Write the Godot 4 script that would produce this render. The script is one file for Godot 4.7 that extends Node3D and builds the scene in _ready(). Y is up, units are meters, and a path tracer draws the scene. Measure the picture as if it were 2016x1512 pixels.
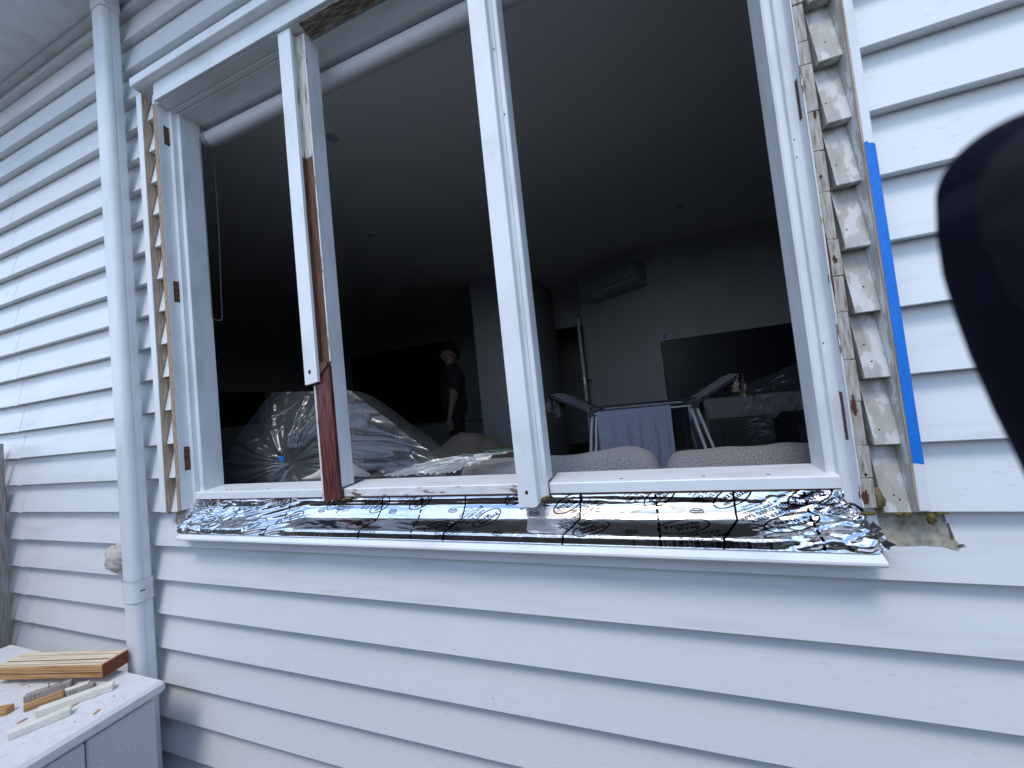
extends Node3D
# A stripped timber window in a weatherboard wall, seen from outside on a bright overcast day.
# x runs along the wall, y up, z out of the wall; z = 0 is the plane of the weatherboards' lower edges.

const LAP := 0.15          # cover of a weatherboard
const BUTT := 0.033        # depth of its lower edge
const FLOOR_Y := -0.45
const CEIL_Y := 2.10
const GROUND_Y := -1.05

var M := {}
var used := {}


# ---------------------------------------------------------------- mesh builder
class MB:
	var st := SurfaceTool.new()
	func _init():
		st.begin(Mesh.PRIMITIVE_TRIANGLES)
		st.set_smooth_group(-1)
	func smooth(on: bool):
		st.set_smooth_group(1 if on else -1)
	func tri(a: Vector3, b: Vector3, c: Vector3):
		st.add_vertex(a); st.add_vertex(c); st.add_vertex(b)
	func quad(a: Vector3, b: Vector3, c: Vector3, d: Vector3):
		tri(a, b, c); tri(a, c, d)
	func box(lo: Vector3, hi: Vector3, r := 0.0, t := Transform3D.IDENTITY):
		if r <= 0.0:
			var p := []
			for i in 8:
				p.append(t * Vector3(hi.x if i & 1 else lo.x, hi.y if i & 2 else lo.y, hi.z if i & 4 else lo.z))
			quad(p[4], p[5], p[7], p[6]); quad(p[1], p[0], p[2], p[3])
			quad(p[5], p[1], p[3], p[7]); quad(p[0], p[4], p[6], p[2])
			quad(p[6], p[7], p[3], p[2]); quad(p[0], p[1], p[5], p[4])
			return
		var c := (lo + hi) / 2.0
		var h := (hi - lo) / 2.0
		r = min(r, min(h.x, min(h.y, h.z)) * 0.98)
		var v := func(sx: int, sy: int, sz: int, ax: int) -> Vector3:
			var q := Vector3(sx * (h.x - r), sy * (h.y - r), sz * (h.z - r))
			q[ax] = [sx * h.x, sy * h.y, sz * h.z][ax]
			return t * (c + q)
		for s in [-1, 1]:
			flip(s, v.call(s, -1, -1, 0), v.call(s, 1, -1, 0), v.call(s, 1, 1, 0), v.call(s, -1, 1, 0))
			flip(s, v.call(-1, s, -1, 1), v.call(-1, s, 1, 1), v.call(1, s, 1, 1), v.call(1, s, -1, 1))
			flip(s, v.call(-1, -1, s, 2), v.call(1, -1, s, 2), v.call(1, 1, s, 2), v.call(-1, 1, s, 2))
			for u in [-1, 1]:
				flip(-s * u, v.call(s, u, -1, 0), v.call(s, u, 1, 0), v.call(s, u, 1, 1), v.call(s, u, -1, 1))
				flip(-s * u, v.call(-1, s, u, 1), v.call(1, s, u, 1), v.call(1, s, u, 2), v.call(-1, s, u, 2))
				flip(-s * u, v.call(u, -1, s, 2), v.call(u, 1, s, 2), v.call(u, 1, s, 0), v.call(u, -1, s, 0))
				for w in [-1, 1]:
					if s * u * w > 0:
						tri(v.call(s, u, w, 0), v.call(s, u, w, 1), v.call(s, u, w, 2))
					else:
						tri(v.call(s, u, w, 0), v.call(s, u, w, 2), v.call(s, u, w, 1))
	func flip(s: int, a: Vector3, b: Vector3, c: Vector3, d: Vector3):
		if s > 0:
			quad(a, b, c, d)
		else:
			quad(a, d, c, b)
	# a polygon swept straight: place(p, k) gives the point for profile point p at end k (0 or 1)
	func prism(poly: PackedVector2Array, place: Callable):
		var area := 0.0
		var n := poly.size()
		for i in n:
			area += poly[i].cross(poly[(i + 1) % n])
		var pl := poly.duplicate()
		if area < 0.0:
			pl.reverse()
		var c0 := Vector3.ZERO
		for i in n:
			c0 += (place.call(pl[i], 0) + place.call(pl[i], 1)) / (2.0 * n)
		var probe: Vector3 = (place.call(pl[1], 0) - place.call(pl[0], 0)).cross(place.call(pl[0], 1) - place.call(pl[0], 0))
		var mid := Vector3.ZERO
		mid = (place.call(pl[0], 0) + place.call(pl[1], 0) + place.call(pl[0], 1)) / 3.0
		var e2: Vector2 = pl[1] - pl[0]
		var out2 := (pl[0] + pl[1]) / 2.0 + Vector2(e2.y, -e2.x).normalized() * 0.001
		var out3: Vector3 = place.call(out2, 0) - place.call((pl[0] + pl[1]) / 2.0, 0)
		var s := 1 if probe.dot(out3) > 0.0 else -1
		for i in n:
			var j := (i + 1) % n
			flip(s, place.call(pl[i], 0), place.call(pl[j], 0), place.call(pl[j], 1), place.call(pl[i], 1))
		var ix := Geometry2D.triangulate_polygon(pl)
		for k in range(0, ix.size(), 3):
			for e in 2:
				var a: Vector3 = place.call(pl[ix[k]], e)
				var b: Vector3 = place.call(pl[ix[k + 1]], e)
				var c: Vector3 = place.call(pl[ix[k + 2]], e)
				var nn := (b - a).cross(c - a)
				var dirn: Vector3 = place.call(pl[ix[k]], e) - place.call(pl[ix[k]], 1 - e)
				if nn.dot(dirn) >= 0.0:
					tri(a, b, c)
				else:
					tri(a, c, b)
	func prism_x(poly: PackedVector2Array, x0: float, x1: float):   # poly in (z, y)
		prism(poly, func(p, k): return Vector3(x1 if k else x0, p.y, p.x))
	func prism_y(poly: PackedVector2Array, y0: float, y1: float):   # poly in (x, z)
		prism(poly, func(p, k): return Vector3(p.x, y1 if k else y0, p.y))
	func prism_z(poly: PackedVector2Array, z0: float, z1: float):   # poly in (x, y)
		prism(poly, func(p, k): return Vector3(p.x, p.y, z1 if k else z0))
	func tube(path: Array, radii, seg := 12, caps := true, squash := 1.0):
		smooth(true)
		var rings := []
		var up := Vector3(0.123, 0.981, 0.151).normalized()
		for i in path.size():
			var a: Vector3 = path[max(i - 1, 0)]
			var b: Vector3 = path[min(i + 1, path.size() - 1)]
			var d := (b - a).normalized()
			var s := d.cross(up)
			if s.length() < 0.05:
				s = d.cross(Vector3(1, 0, 0))
			s = s.normalized()
			var u := s.cross(d).normalized()
			up = u
			var r: float = radii[i] if radii is Array else radii
			var ring := []
			for k in seg:
				var an := TAU * k / seg
				ring.append(path[i] + (s * cos(an) + u * sin(an) * squash) * r)
			rings.append(ring)
		for i in path.size() - 1:
			for k in seg:
				var m := (k + 1) % seg
				quad(rings[i][k], rings[i][m], rings[i + 1][m], rings[i + 1][k])
		if caps:
			smooth(false)
			for k in seg:
				tri(path[0], rings[0][(k + 1) % seg], rings[0][k])
				tri(path[-1], rings[-1][k], rings[-1][(k + 1) % seg])
		smooth(false)
	func grid(nu: int, nv: int, f: Callable, uv := false):
		smooth(true)
		var pts := []
		for j in nv + 1:
			for i in nu + 1:
				pts.append(f.call(float(i) / nu, float(j) / nv))
		for j in nv:
			for i in nu:
				var q := [[i, j], [i + 1, j], [i + 1, j + 1], [i, j + 1]]
				for k in [0, 2, 1, 0, 3, 2]:
					if uv:
						st.set_uv(Vector2(float(q[k][0]) / nu, float(q[k][1]) / nv))
					st.add_vertex(pts[q[k][1] * (nu + 1) + q[k][0]])
		smooth(false)
	func ball(c: Vector3, r: Vector3, seg := 12, rough := 0.0, rng: RandomNumberGenerator = null):
		smooth(true)
		var h := seg / 2
		var pts := []
		for j in h + 1:
			var row := []
			for i in seg:
				var k := 1.0 + (rng.randf_range(-rough, rough) if rng else 0.0)
				var la := PI * j / h - PI / 2
				var lo := TAU * i / seg
				row.append(c + Vector3(cos(la) * cos(lo), sin(la), cos(la) * sin(lo)) * r * k)
			if j == 0 or j == h:
				for i in seg:
					row[i] = row[0]
			pts.append(row)
		for j in h:
			for i in seg:
				var m := (i + 1) % seg
				quad(pts[j][i], pts[j + 1][i], pts[j + 1][m], pts[j][m])
		smooth(false)
	func done(tangents := false) -> ArrayMesh:
		st.index()
		st.generate_normals()
		if tangents:
			st.generate_tangents()
		return st.commit()


# ---------------------------------------------------------------- nodes
func numbered(called: String) -> String:
	if not used.has(called):
		used[called] = 0
		return called
	used[called] += 1
	return "%s_%03d" % [called, used[called]]

func thing(called: String, label: String, category: String, at := Vector3.ZERO, group := "") -> Node3D:
	var o := Node3D.new()
	o.name = numbered(called)
	add_child(o)
	o.position = at
	o.set_meta("label", label)
	o.set_meta("category", category)
	if group:
		o.set_meta("group", group)
	return o

func put(mesh: Mesh, called: String, m: Material, parent: Node = self, at := Vector3.ZERO) -> MeshInstance3D:
	var o := MeshInstance3D.new()
	o.mesh = mesh
	o.name = called if parent != self else numbered(called)
	o.material_override = m
	o.cast_shadow = GeometryInstance3D.SHADOW_CASTING_SETTING_ON
	parent.add_child(o, true)
	o.position = at
	return o

func tag(o: Node, label: String, category: String, group := ""):
	o.set_meta("label", label)
	o.set_meta("category", category)
	if group:
		o.set_meta("group", group)
	return o

func struct(mesh: Mesh, called: String, m: Material) -> MeshInstance3D:
	var o := put(mesh, called, m)
	o.set_meta("kind", "structure")
	return o

func boxmesh(lo: Vector3, hi: Vector3, r := 0.0) -> ArrayMesh:
	var b := MB.new()
	b.box(lo, hi, r)
	return b.done()


# ---------------------------------------------------------------- textures and materials
func lin(r: float, g: float, b: float) -> Color:
	return Color(r, g, b).linear_to_srgb()

func noise(sd: int, freq: float, oct := 4, kind := FastNoiseLite.TYPE_SIMPLEX_SMOOTH) -> FastNoiseLite:
	var n := FastNoiseLite.new()
	n.seed = sd
	n.frequency = freq
	n.noise_type = kind
	n.fractal_octaves = oct
	return n

func ntex(sd: int, freq: float, oct: int, stops: Array, size := 512, kind := FastNoiseLite.TYPE_SIMPLEX_SMOOTH) -> ImageTexture:
	var n := noise(sd, freq, oct, kind)
	if kind == FastNoiseLite.TYPE_CELLULAR:
		n.cellular_return_type = FastNoiseLite.RETURN_DISTANCE
		n.fractal_type = FastNoiseLite.FRACTAL_NONE
	var src := n.get_seamless_image(size, size).get_data()
	var table := []
	for i in 256:
		var t := i / 255.0
		var c: Color = stops[0][1]
		for k in stops.size() - 1:
			if t >= stops[k][0]:
				c = stops[k][1].lerp(stops[k + 1][1], clamp((t - stops[k][0]) / max(1e-5, stops[k + 1][0] - stops[k][0]), 0.0, 1.0))
		table.append([int(c.r * 255), int(c.g * 255), int(c.b * 255)])
	var out := PackedByteArray()
	out.resize(size * size * 3)
	var o := 0
	for v in src:
		var e: Array = table[v]
		out[o] = e[0]; out[o + 1] = e[1]; out[o + 2] = e[2]
		o += 3
	var im := Image.create_from_data(size, size, false, Image.FORMAT_RGB8, out)
	im.generate_mipmaps()
	return ImageTexture.create_from_image(im)

func g(v: float) -> Color:
	return Color(v, v, v)

func pm(col: Color, rough := 0.5, tex: Texture2D = null, scale := Vector3.ONE, bump: Texture2D = null, relief := 0.0, world := true) -> StandardMaterial3D:
	var m := StandardMaterial3D.new()
	m.albedo_color = col
	m.roughness = rough
	m.cull_mode = BaseMaterial3D.CULL_DISABLED
	if tex or bump:
		m.uv1_triplanar = true
		m.uv1_world_triplanar = world
		m.uv1_scale = scale
	if tex:
		m.albedo_texture = tex
	if bump:
		m.heightmap_enabled = true
		m.heightmap_texture = bump
		m.heightmap_scale = relief
	return m

func over(m: StandardMaterial3D, tex: Texture2D, mask: Texture2D = null):
	m.detail_enabled = true
	m.detail_albedo = tex
	m.detail_blend_mode = BaseMaterial3D.BLEND_MODE_MUL
	if mask:
		m.detail_mask = mask
	return m

func make_materials():
	var fine := ntex(11, 0.02, 5, [[0.0, g(0.30)], [1.0, g(0.72)]], 512)
	var dirt := ntex(5, 0.006, 5, [[0.0, Color(0.90, 0.90, 0.885)], [0.25, Color(0.955, 0.955, 0.95)], [0.5, g(0.985)], [1.0, g(1.0)]], 512)
	var speck := ntex(21, 0.05, 4, [[0.0, Color(0.80, 0.78, 0.74)], [0.10, Color(0.93, 0.925, 0.91)], [0.2, g(0.975)], [0.45, g(1.0)], [1.0, g(0.985)]], 512)
	var grain := ntex(31, 0.035, 5, [[0.0, g(0.2)], [1.0, g(0.8)]], 512)
	M.board = pm(lin(0.73, 0.745, 0.755), 0.42, dirt, Vector3(0.55, 4.5, 4.5))
	M.board_b = pm(lin(0.72, 0.735, 0.745), 0.42, speck, Vector3(0.7, 4.0, 4.0))
	M.soffit = pm(lin(0.73, 0.745, 0.755), 0.6, dirt, Vector3(1.7, 1.7, 1.7))
	M.trim = pm(lin(0.79, 0.81, 0.825), 0.46, dirt, Vector3(2.6, 1.1, 2.6))
	M.trim_h = pm(lin(0.79, 0.81, 0.825), 0.46, dirt, Vector3(1.1, 3.0, 3.0))
	M.pipe = pm(lin(0.72, 0.74, 0.755), 0.38, dirt, Vector3(3.0, 0.9, 3.0))
	# old, bare and stained timber
	var wood := ntex(41, 0.016, 5, [[0.0, Color(0.50, 0.40, 0.32)], [0.3, Color(0.63, 0.53, 0.44)], [0.6, Color(0.71, 0.63, 0.54)], [1.0, Color(0.78, 0.73, 0.66)]], 512)
	var weath := ntex(43, 0.02, 5, [[0.0, Color(0.34, 0.27, 0.23)], [0.16, Color(0.53, 0.48, 0.43)], [0.35, Color(0.63, 0.60, 0.56)], [0.7, Color(0.70, 0.68, 0.65)], [1.0, Color(0.77, 0.76, 0.74)]], 512)
	var peel := ntex(47, 0.012, 5, [[0.0, Color(0.42, 0.28, 0.22)], [0.22, Color(0.55, 0.44, 0.37)], [0.26, Color(0.82, 0.82, 0.80)], [0.5, Color(0.87, 0.87, 0.86)], [1.0, Color(0.92, 0.92, 0.92)]], 512)
	var brown := ntex(53, 0.018, 5, [[0.0, Color(0.16, 0.10, 0.075)], [0.4, Color(0.34, 0.21, 0.15)], [0.7, Color(0.47, 0.31, 0.22)], [1.0, Color(0.58, 0.44, 0.34)]], 512)
	var red := ntex(59, 0.015, 4, [[0.0, Color(0.10, 0.05, 0.05)], [0.33, Color(0.22, 0.09, 0.085)], [0.5, Color(0.38, 0.16, 0.14)], [0.8, Color(0.48, 0.24, 0.21)], [1.0, Color(0.56, 0.33, 0.28)]], 512)
	var rot := ntex(61, 0.022, 5, [[0.0, Color(0.17, 0.14, 0.12)], [0.35, Color(0.31, 0.27, 0.24)], [0.55, Color(0.45, 0.42, 0.39)], [0.75, Color(0.63, 0.61, 0.58)], [1.0, Color(0.76, 0.75, 0.73)]], 512)
	var primer := ntex(67, 0.010, 4, [[0.0, Color(0.62, 0.60, 0.57)], [0.35, Color(0.70, 0.685, 0.66)], [0.55, Color(0.73, 0.72, 0.70)], [0.58, Color(0.83, 0.83, 0.825)], [1.0, Color(0.87, 0.875, 0.87)]], 512)
	var patchy := ntex(71, 0.013, 5, [[0.0, Color(0.40, 0.36, 0.30)], [0.35, Color(0.58, 0.55, 0.49)], [0.65, Color(0.66, 0.635, 0.58)], [1.0, Color(0.74, 0.72, 0.68)]], 512)
	M.wood_v = pm(g(1.0), 0.75, wood, Vector3(22, 0.8, 22))
	M.weath_v = pm(g(1.0), 0.85, weath, Vector3(9, 1.3, 9))
	M.worn_v = pm(Color(0.94, 0.85, 0.78), 0.85, weath, Vector3(16, 2.5, 16))
	M.peel_h = pm(g(1.0), 0.6, peel, Vector3(1.6, 6, 6))
	M.peel_v = pm(g(1.0), 0.6, peel, Vector3(7, 1.6, 7))
	M.brown_v = pm(g(1.0), 0.7, brown, Vector3(24, 0.8, 24))
	M.red_v = pm(g(1.0), 0.45, red, Vector3(18, 0.9, 18))
	M.rot_h = pm(g(1.0), 0.9, ntex(63, 0.02, 5, [[0.0, Color(0.24, 0.19, 0.16)], [0.4, Color(0.42, 0.36, 0.31)], [0.6, Color(0.56, 0.51, 0.46)], [0.8, Color(0.70, 0.68, 0.64)], [1.0, Color(0.80, 0.79, 0.77)]], 512), Vector3(1.1, 14, 14))
	M.rot_v = pm(g(1.0), 0.85, rot, Vector3(14, 1.7, 14))
	M.cream_v = pm(g(1.0), 0.75, ntex(49, 0.014, 5, [[0.0, Color(0.36, 0.24, 0.18)], [0.2, Color(0.52, 0.45, 0.38)], [0.3, Color(0.70, 0.68, 0.63)], [0.6, Color(0.78, 0.77, 0.73)], [1.0, Color(0.85, 0.845, 0.82)]], 512), Vector3(15, 1.0, 15))
	M.primer = pm(g(0.97), 0.55, primer, Vector3(4.0, 1.9, 4.0))
	M.patch = pm(g(1.0), 0.8, patchy, Vector3(5, 5, 5))
	M.mortise = pm(g(1.0), 0.8, brown, Vector3(12, 7, 12))
	M.hole = pm(lin(0.03, 0.025, 0.02), 0.9)
	M.crack = pm(lin(0.05, 0.04, 0.035), 0.9)
	M.rust = pm(lin(0.26, 0.09, 0.055), 0.85, patchy, Vector3(9, 9, 9))
	M.paper = pm(lin(0.03, 0.055, 0.06), 0.6, ntex(73, 0.03, 2, [[0.0, g(0.4)], [0.5, g(0.5)], [0.52, g(1.0)], [1.0, g(1.0)]], 256), Vector3(6, 6, 6))
	M.foam = pm(lin(0.36, 0.33, 0.06), 0.75, patchy, Vector3(14, 14, 14))
	M.foam_pale = pm(lin(0.42, 0.38, 0.20), 0.8, patchy, Vector3(14, 14, 14))
	M.tape_blue = pm(lin(0.002, 0.20, 0.78), 0.55, ntex(79, 0.06, 4, [[0.0, g(0.86)], [1.0, g(1.0)]], 256), Vector3(5, 5, 5))
	# pine offcuts
	var pine := ntex(83, 0.014, 4, [[0.0, Color(0.56, 0.38, 0.22)], [0.3, Color(0.70, 0.52, 0.33)], [0.55, Color(0.82, 0.70, 0.53)], [1.0, Color(0.88, 0.80, 0.67)]], 512)
	M.pine = pm(Color(0.90, 0.82, 0.72), 0.7, pine, Vector3(0.5, 22, 22), null, 0.0, false)
	M.pine_face = pm(g(1.0), 0.75, ntex(87, 0.014, 4, [[0.0, Color(0.62, 0.48, 0.36)], [0.22, Color(0.76, 0.66, 0.53)], [0.4, Color(0.84, 0.77, 0.66)], [1.0, Color(0.89, 0.84, 0.76)]], 512), Vector3(0.4, 20, 20), null, 0.0, false)
	M.pine_end = pm(Color(0.56, 0.36, 0.29), 0.8, pine, Vector3(3, 40, 5), null, 0.0, false)
	M.pine_chip = pm(Color(0.92, 0.86, 0.78), 0.85, pine, Vector3(30, 30, 30))
	M.cream_stick = pm(Color(0.89, 0.87, 0.82), 0.6, dirt, Vector3(4, 9, 9), null, 0.0, false)
	M.steel = pm(lin(0.35, 0.33, 0.32), 0.4)
	M.steel.metallic = 1.0
	M.plastic_box = pm(lin(0.60, 0.605, 0.625), 0.45, ntex(89, 0.09, 3, [[0.0, g(0.91)], [1.0, g(1.0)]], 256), Vector3(3, 3, 3))
	M.lid = pm(lin(0.72, 0.72, 0.74), 0.5, ntex(97, 0.02, 5, [[0.0, Color(0.92, 0.915, 0.90)], [0.4, g(0.965)], [1.0, g(1.0)]], 512), Vector3(3.0, 3.0, 3.0))
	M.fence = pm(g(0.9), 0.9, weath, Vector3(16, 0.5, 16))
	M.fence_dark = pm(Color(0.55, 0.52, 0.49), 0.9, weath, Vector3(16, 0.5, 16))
	M.rag = pm(lin(0.50, 0.475, 0.40), 0.9, dirt, Vector3(6, 6, 6))
	M.ground = pm(g(1.0), 0.95, ntex(101, 0.03, 5, [[0.0, Color(0.30, 0.30, 0.27)], [0.5, Color(0.38, 0.375, 0.35)], [1.0, Color(0.46, 0.45, 0.43)]], 512), Vector3(0.9, 0.9, 0.9))
	# indoors
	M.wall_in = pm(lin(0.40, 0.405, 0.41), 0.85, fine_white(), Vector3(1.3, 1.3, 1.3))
	M.ceil_in = pm(lin(0.78, 0.78, 0.78), 0.9)
	M.floor_in = pm(g(0.8), 0.6, ntex(103, 0.012, 4, [[0.0, Color(0.19, 0.14, 0.10)], [1.0, Color(0.34, 0.26, 0.19)]], 256), Vector3(0.6, 1, 5))
	M.black_gloss = pm(lin(0.008, 0.009, 0.018), 0.42)
	M.black = pm(lin(0.012, 0.012, 0.016), 0.55)
	M.dark_blue = pm(lin(0.02, 0.025, 0.045), 0.5)
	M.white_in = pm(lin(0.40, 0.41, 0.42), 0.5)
	M.unit = pm(lin(0.10, 0.105, 0.11), 0.5)
	M.hp = pm(lin(0.30, 0.33, 0.31), 0.4)
	var weave := ntex(107, 0.11, 3, [[0.0, Color(0.24, 0.245, 0.265)], [0.36, Color(0.38, 0.385, 0.40)], [0.5, Color(0.51, 0.51, 0.52)], [0.66, Color(0.64, 0.64, 0.645)], [1.0, Color(0.78, 0.78, 0.78)]], 512)
	M.tweed = pm(g(0.92), 0.95, weave, Vector3(5.0, 2.6, 5.0))
	M.tweed.rim_enabled = true
	M.tweed.rim = 0.3
	var weave2 := ntex(109, 0.09, 3, [[0.0, g(0.82)], [1.0, g(1.0)]], 256)
	M.towel = pm(lin(0.30, 0.33, 0.42), 0.95, weave2, Vector3(6, 6, 6))
	M.cloth_grey = pm(lin(0.30, 0.30, 0.30), 0.95, weave2, Vector3(6, 6, 6))
	M.cloth_beige = pm(lin(0.36, 0.31, 0.23), 0.95, weave2, Vector3(6, 6, 6))
	M.cloth_dark = pm(lin(0.022, 0.021, 0.022), 0.95, weave2, Vector3(6, 6, 6))
	M.cream = pm(lin(0.62, 0.56, 0.49), 0.9, weave2, Vector3(5, 5, 5))
	M.blanket = pm(lin(0.035, 0.03, 0.028), 0.9, weave2, Vector3(5, 5, 5))
	M.lens_off = pm(lin(0.45, 0.45, 0.45), 0.4)
	M.rack = pm(lin(0.50, 0.51, 0.53), 0.4)
	M.rack_dark = pm(lin(0.02, 0.022, 0.035), 0.5)
	M.blind = pm(lin(0.76, 0.77, 0.79), 0.55, weave2, Vector3(8, 8, 8))
	M.chain = pm(lin(0.16, 0.16, 0.16), 0.35)
	M.skin = pm(lin(0.22, 0.13, 0.095), 0.55)
	M.shirt = pm(lin(0.012, 0.012, 0.014), 0.9)
	M.hair = pm(lin(0.008, 0.006, 0.005), 0.95)
	M.handle = pm(lin(0.007, 0.008, 0.016), 0.85, ntex(113, 0.02, 4, [[0.0, g(0.8)], [1.0, g(1.0)]], 256), Vector3(20, 20, 20))
	M.handle_pad = pm(lin(0.022, 0.020, 0.026), 0.9, ntex(127, 0.02, 4, [[0.0, g(0.75)], [1.0, g(1.0)]], 256), Vector3(20, 20, 20))
	M.handle.metallic_specular = 0.2
	M.handle_pad.metallic_specular = 0.2
	# clear polythene
	var p := StandardMaterial3D.new()
	p.albedo_color = Color(0.64, 0.66, 0.68, 0.13)
	p.transparency = BaseMaterial3D.TRANSPARENCY_ALPHA
	p.roughness = 0.19
	p.metallic_specular = 1.0
	p.cull_mode = BaseMaterial3D.CULL_DISABLED
	M.poly = p
	var p2 := p.duplicate()
	p2.albedo_color = Color(0.78, 0.82, 0.83, 0.36)
	p2.roughness = 0.22
	M.poly_milky = p2
	M.green_print = pm(lin(0.04, 0.22, 0.15), 0.5)

func fine_white() -> ImageTexture:
	return ntex(131, 0.01, 4, [[0.0, g(0.94)], [1.0, g(1.0)]], 256)


# ---------------------------------------------------------------- setting: light and camera
func make_view():
	var cam := Camera3D.new()
	cam.name = "camera"
	cam.transform = Transform3D(Basis(Vector3(0.936221, -0.103408, -0.335852), Vector3(0.112781, 0.993584, 0.008466), Vector3(0.332821, -0.045804, 0.941877)), Vector3(0, 0.48116, 1.07378))
	var lens := CameraAttributesPhysical.new()
	lens.frustum_focal_length = 11.81
	lens.frustum_focus_distance = 1.5
	lens.frustum_near = 0.02
	lens.frustum_far = 400.0
	lens.exposure_aperture = 5.6
	cam.attributes = lens
	cam.fov = 90.91
	cam.near = 0.02
	cam.far = 400.0
	add_child(cam)
	cam.current = true

	var env := Environment.new()
	env.background_mode = Environment.BG_SKY
	var sky := Sky.new()
	var sm := ProceduralSkyMaterial.new()
	sm.sky_top_color = Color(0.50, 0.675, 0.91)
	sm.sky_horizon_color = Color(0.81, 0.88, 0.955)
	sm.sky_curve = 0.20
	sm.ground_bottom_color = Color(0.20, 0.20, 0.19)
	sm.ground_horizon_color = Color(0.45, 0.46, 0.46)
	sm.sun_angle_max = 4.0
	sm.sun_curve = 0.1
	# broken cloud: brighter grey-white masses with blue between
	var n := noise(3, 0.006, 5)
	n.domain_warp_enabled = true
	n.domain_warp_amplitude = 40.0
	var w := 1024
	var src := n.get_seamless_image(w, w / 2).get_data()
	var img := Image.create(w, w / 2, false, Image.FORMAT_RGBA8)
	for y in w / 2:
		for x in w:
			var v: float = src[y * w + x] / 255.0
			var a := smoothstep(0.36, 0.62, v)
			img.set_pixel(x, y, Color(0.93, 0.955, 0.97, a * 0.62))
	sm.sky_cover = ImageTexture.create_from_image(img)
	sm.sky_cover_modulate = Color(1, 1, 1, 1)
	sky.sky_material = sm
	env.sky = sky
	env.background_energy_multiplier = 1.0
	env.tonemap_mode = Environment.TONE_MAPPER_LINEAR
	env.tonemap_exposure = 1.64
	env.sdfgi_enabled = true
	env.ssao_enabled = true
	env.ssil_enabled = true
	var we := WorldEnvironment.new()
	we.name = "daylight"
	we.environment = env
	add_child(we)

	var sun := DirectionalLight3D.new()
	sun.name = "sun"
	sun.light_energy = 0.3
	sun.light_angular_distance = 18.0
	sun.light_color = Color(1.0, 0.98, 0.95)
	sun.shadow_enabled = true
	sun.rotation_degrees = Vector3(-60, -4, 0)
	add_child(sun)


# ---------------------------------------------------------------- the weatherboard house
func board_profile(n: int, top := -1.0, out := 0.0) -> PackedVector2Array:
	# (z, y): front face leans out to the butt, with a slightly eased arris
	var y0 := n * LAP
	var y1: float = (n + 1) * LAP + 0.03 if top < 0.0 else top
	var k: float = (y1 - y0) / LAP
	var e := 0.0018
	return PackedVector2Array([Vector2(-BUTT - 0.002, y0 + 0.003), Vector2(-e + out, y0 - out), Vector2(out, y0 + e - out), Vector2(-BUTT * k + out, y1), Vector2(-BUTT * k - 0.011, y1)])

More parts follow.
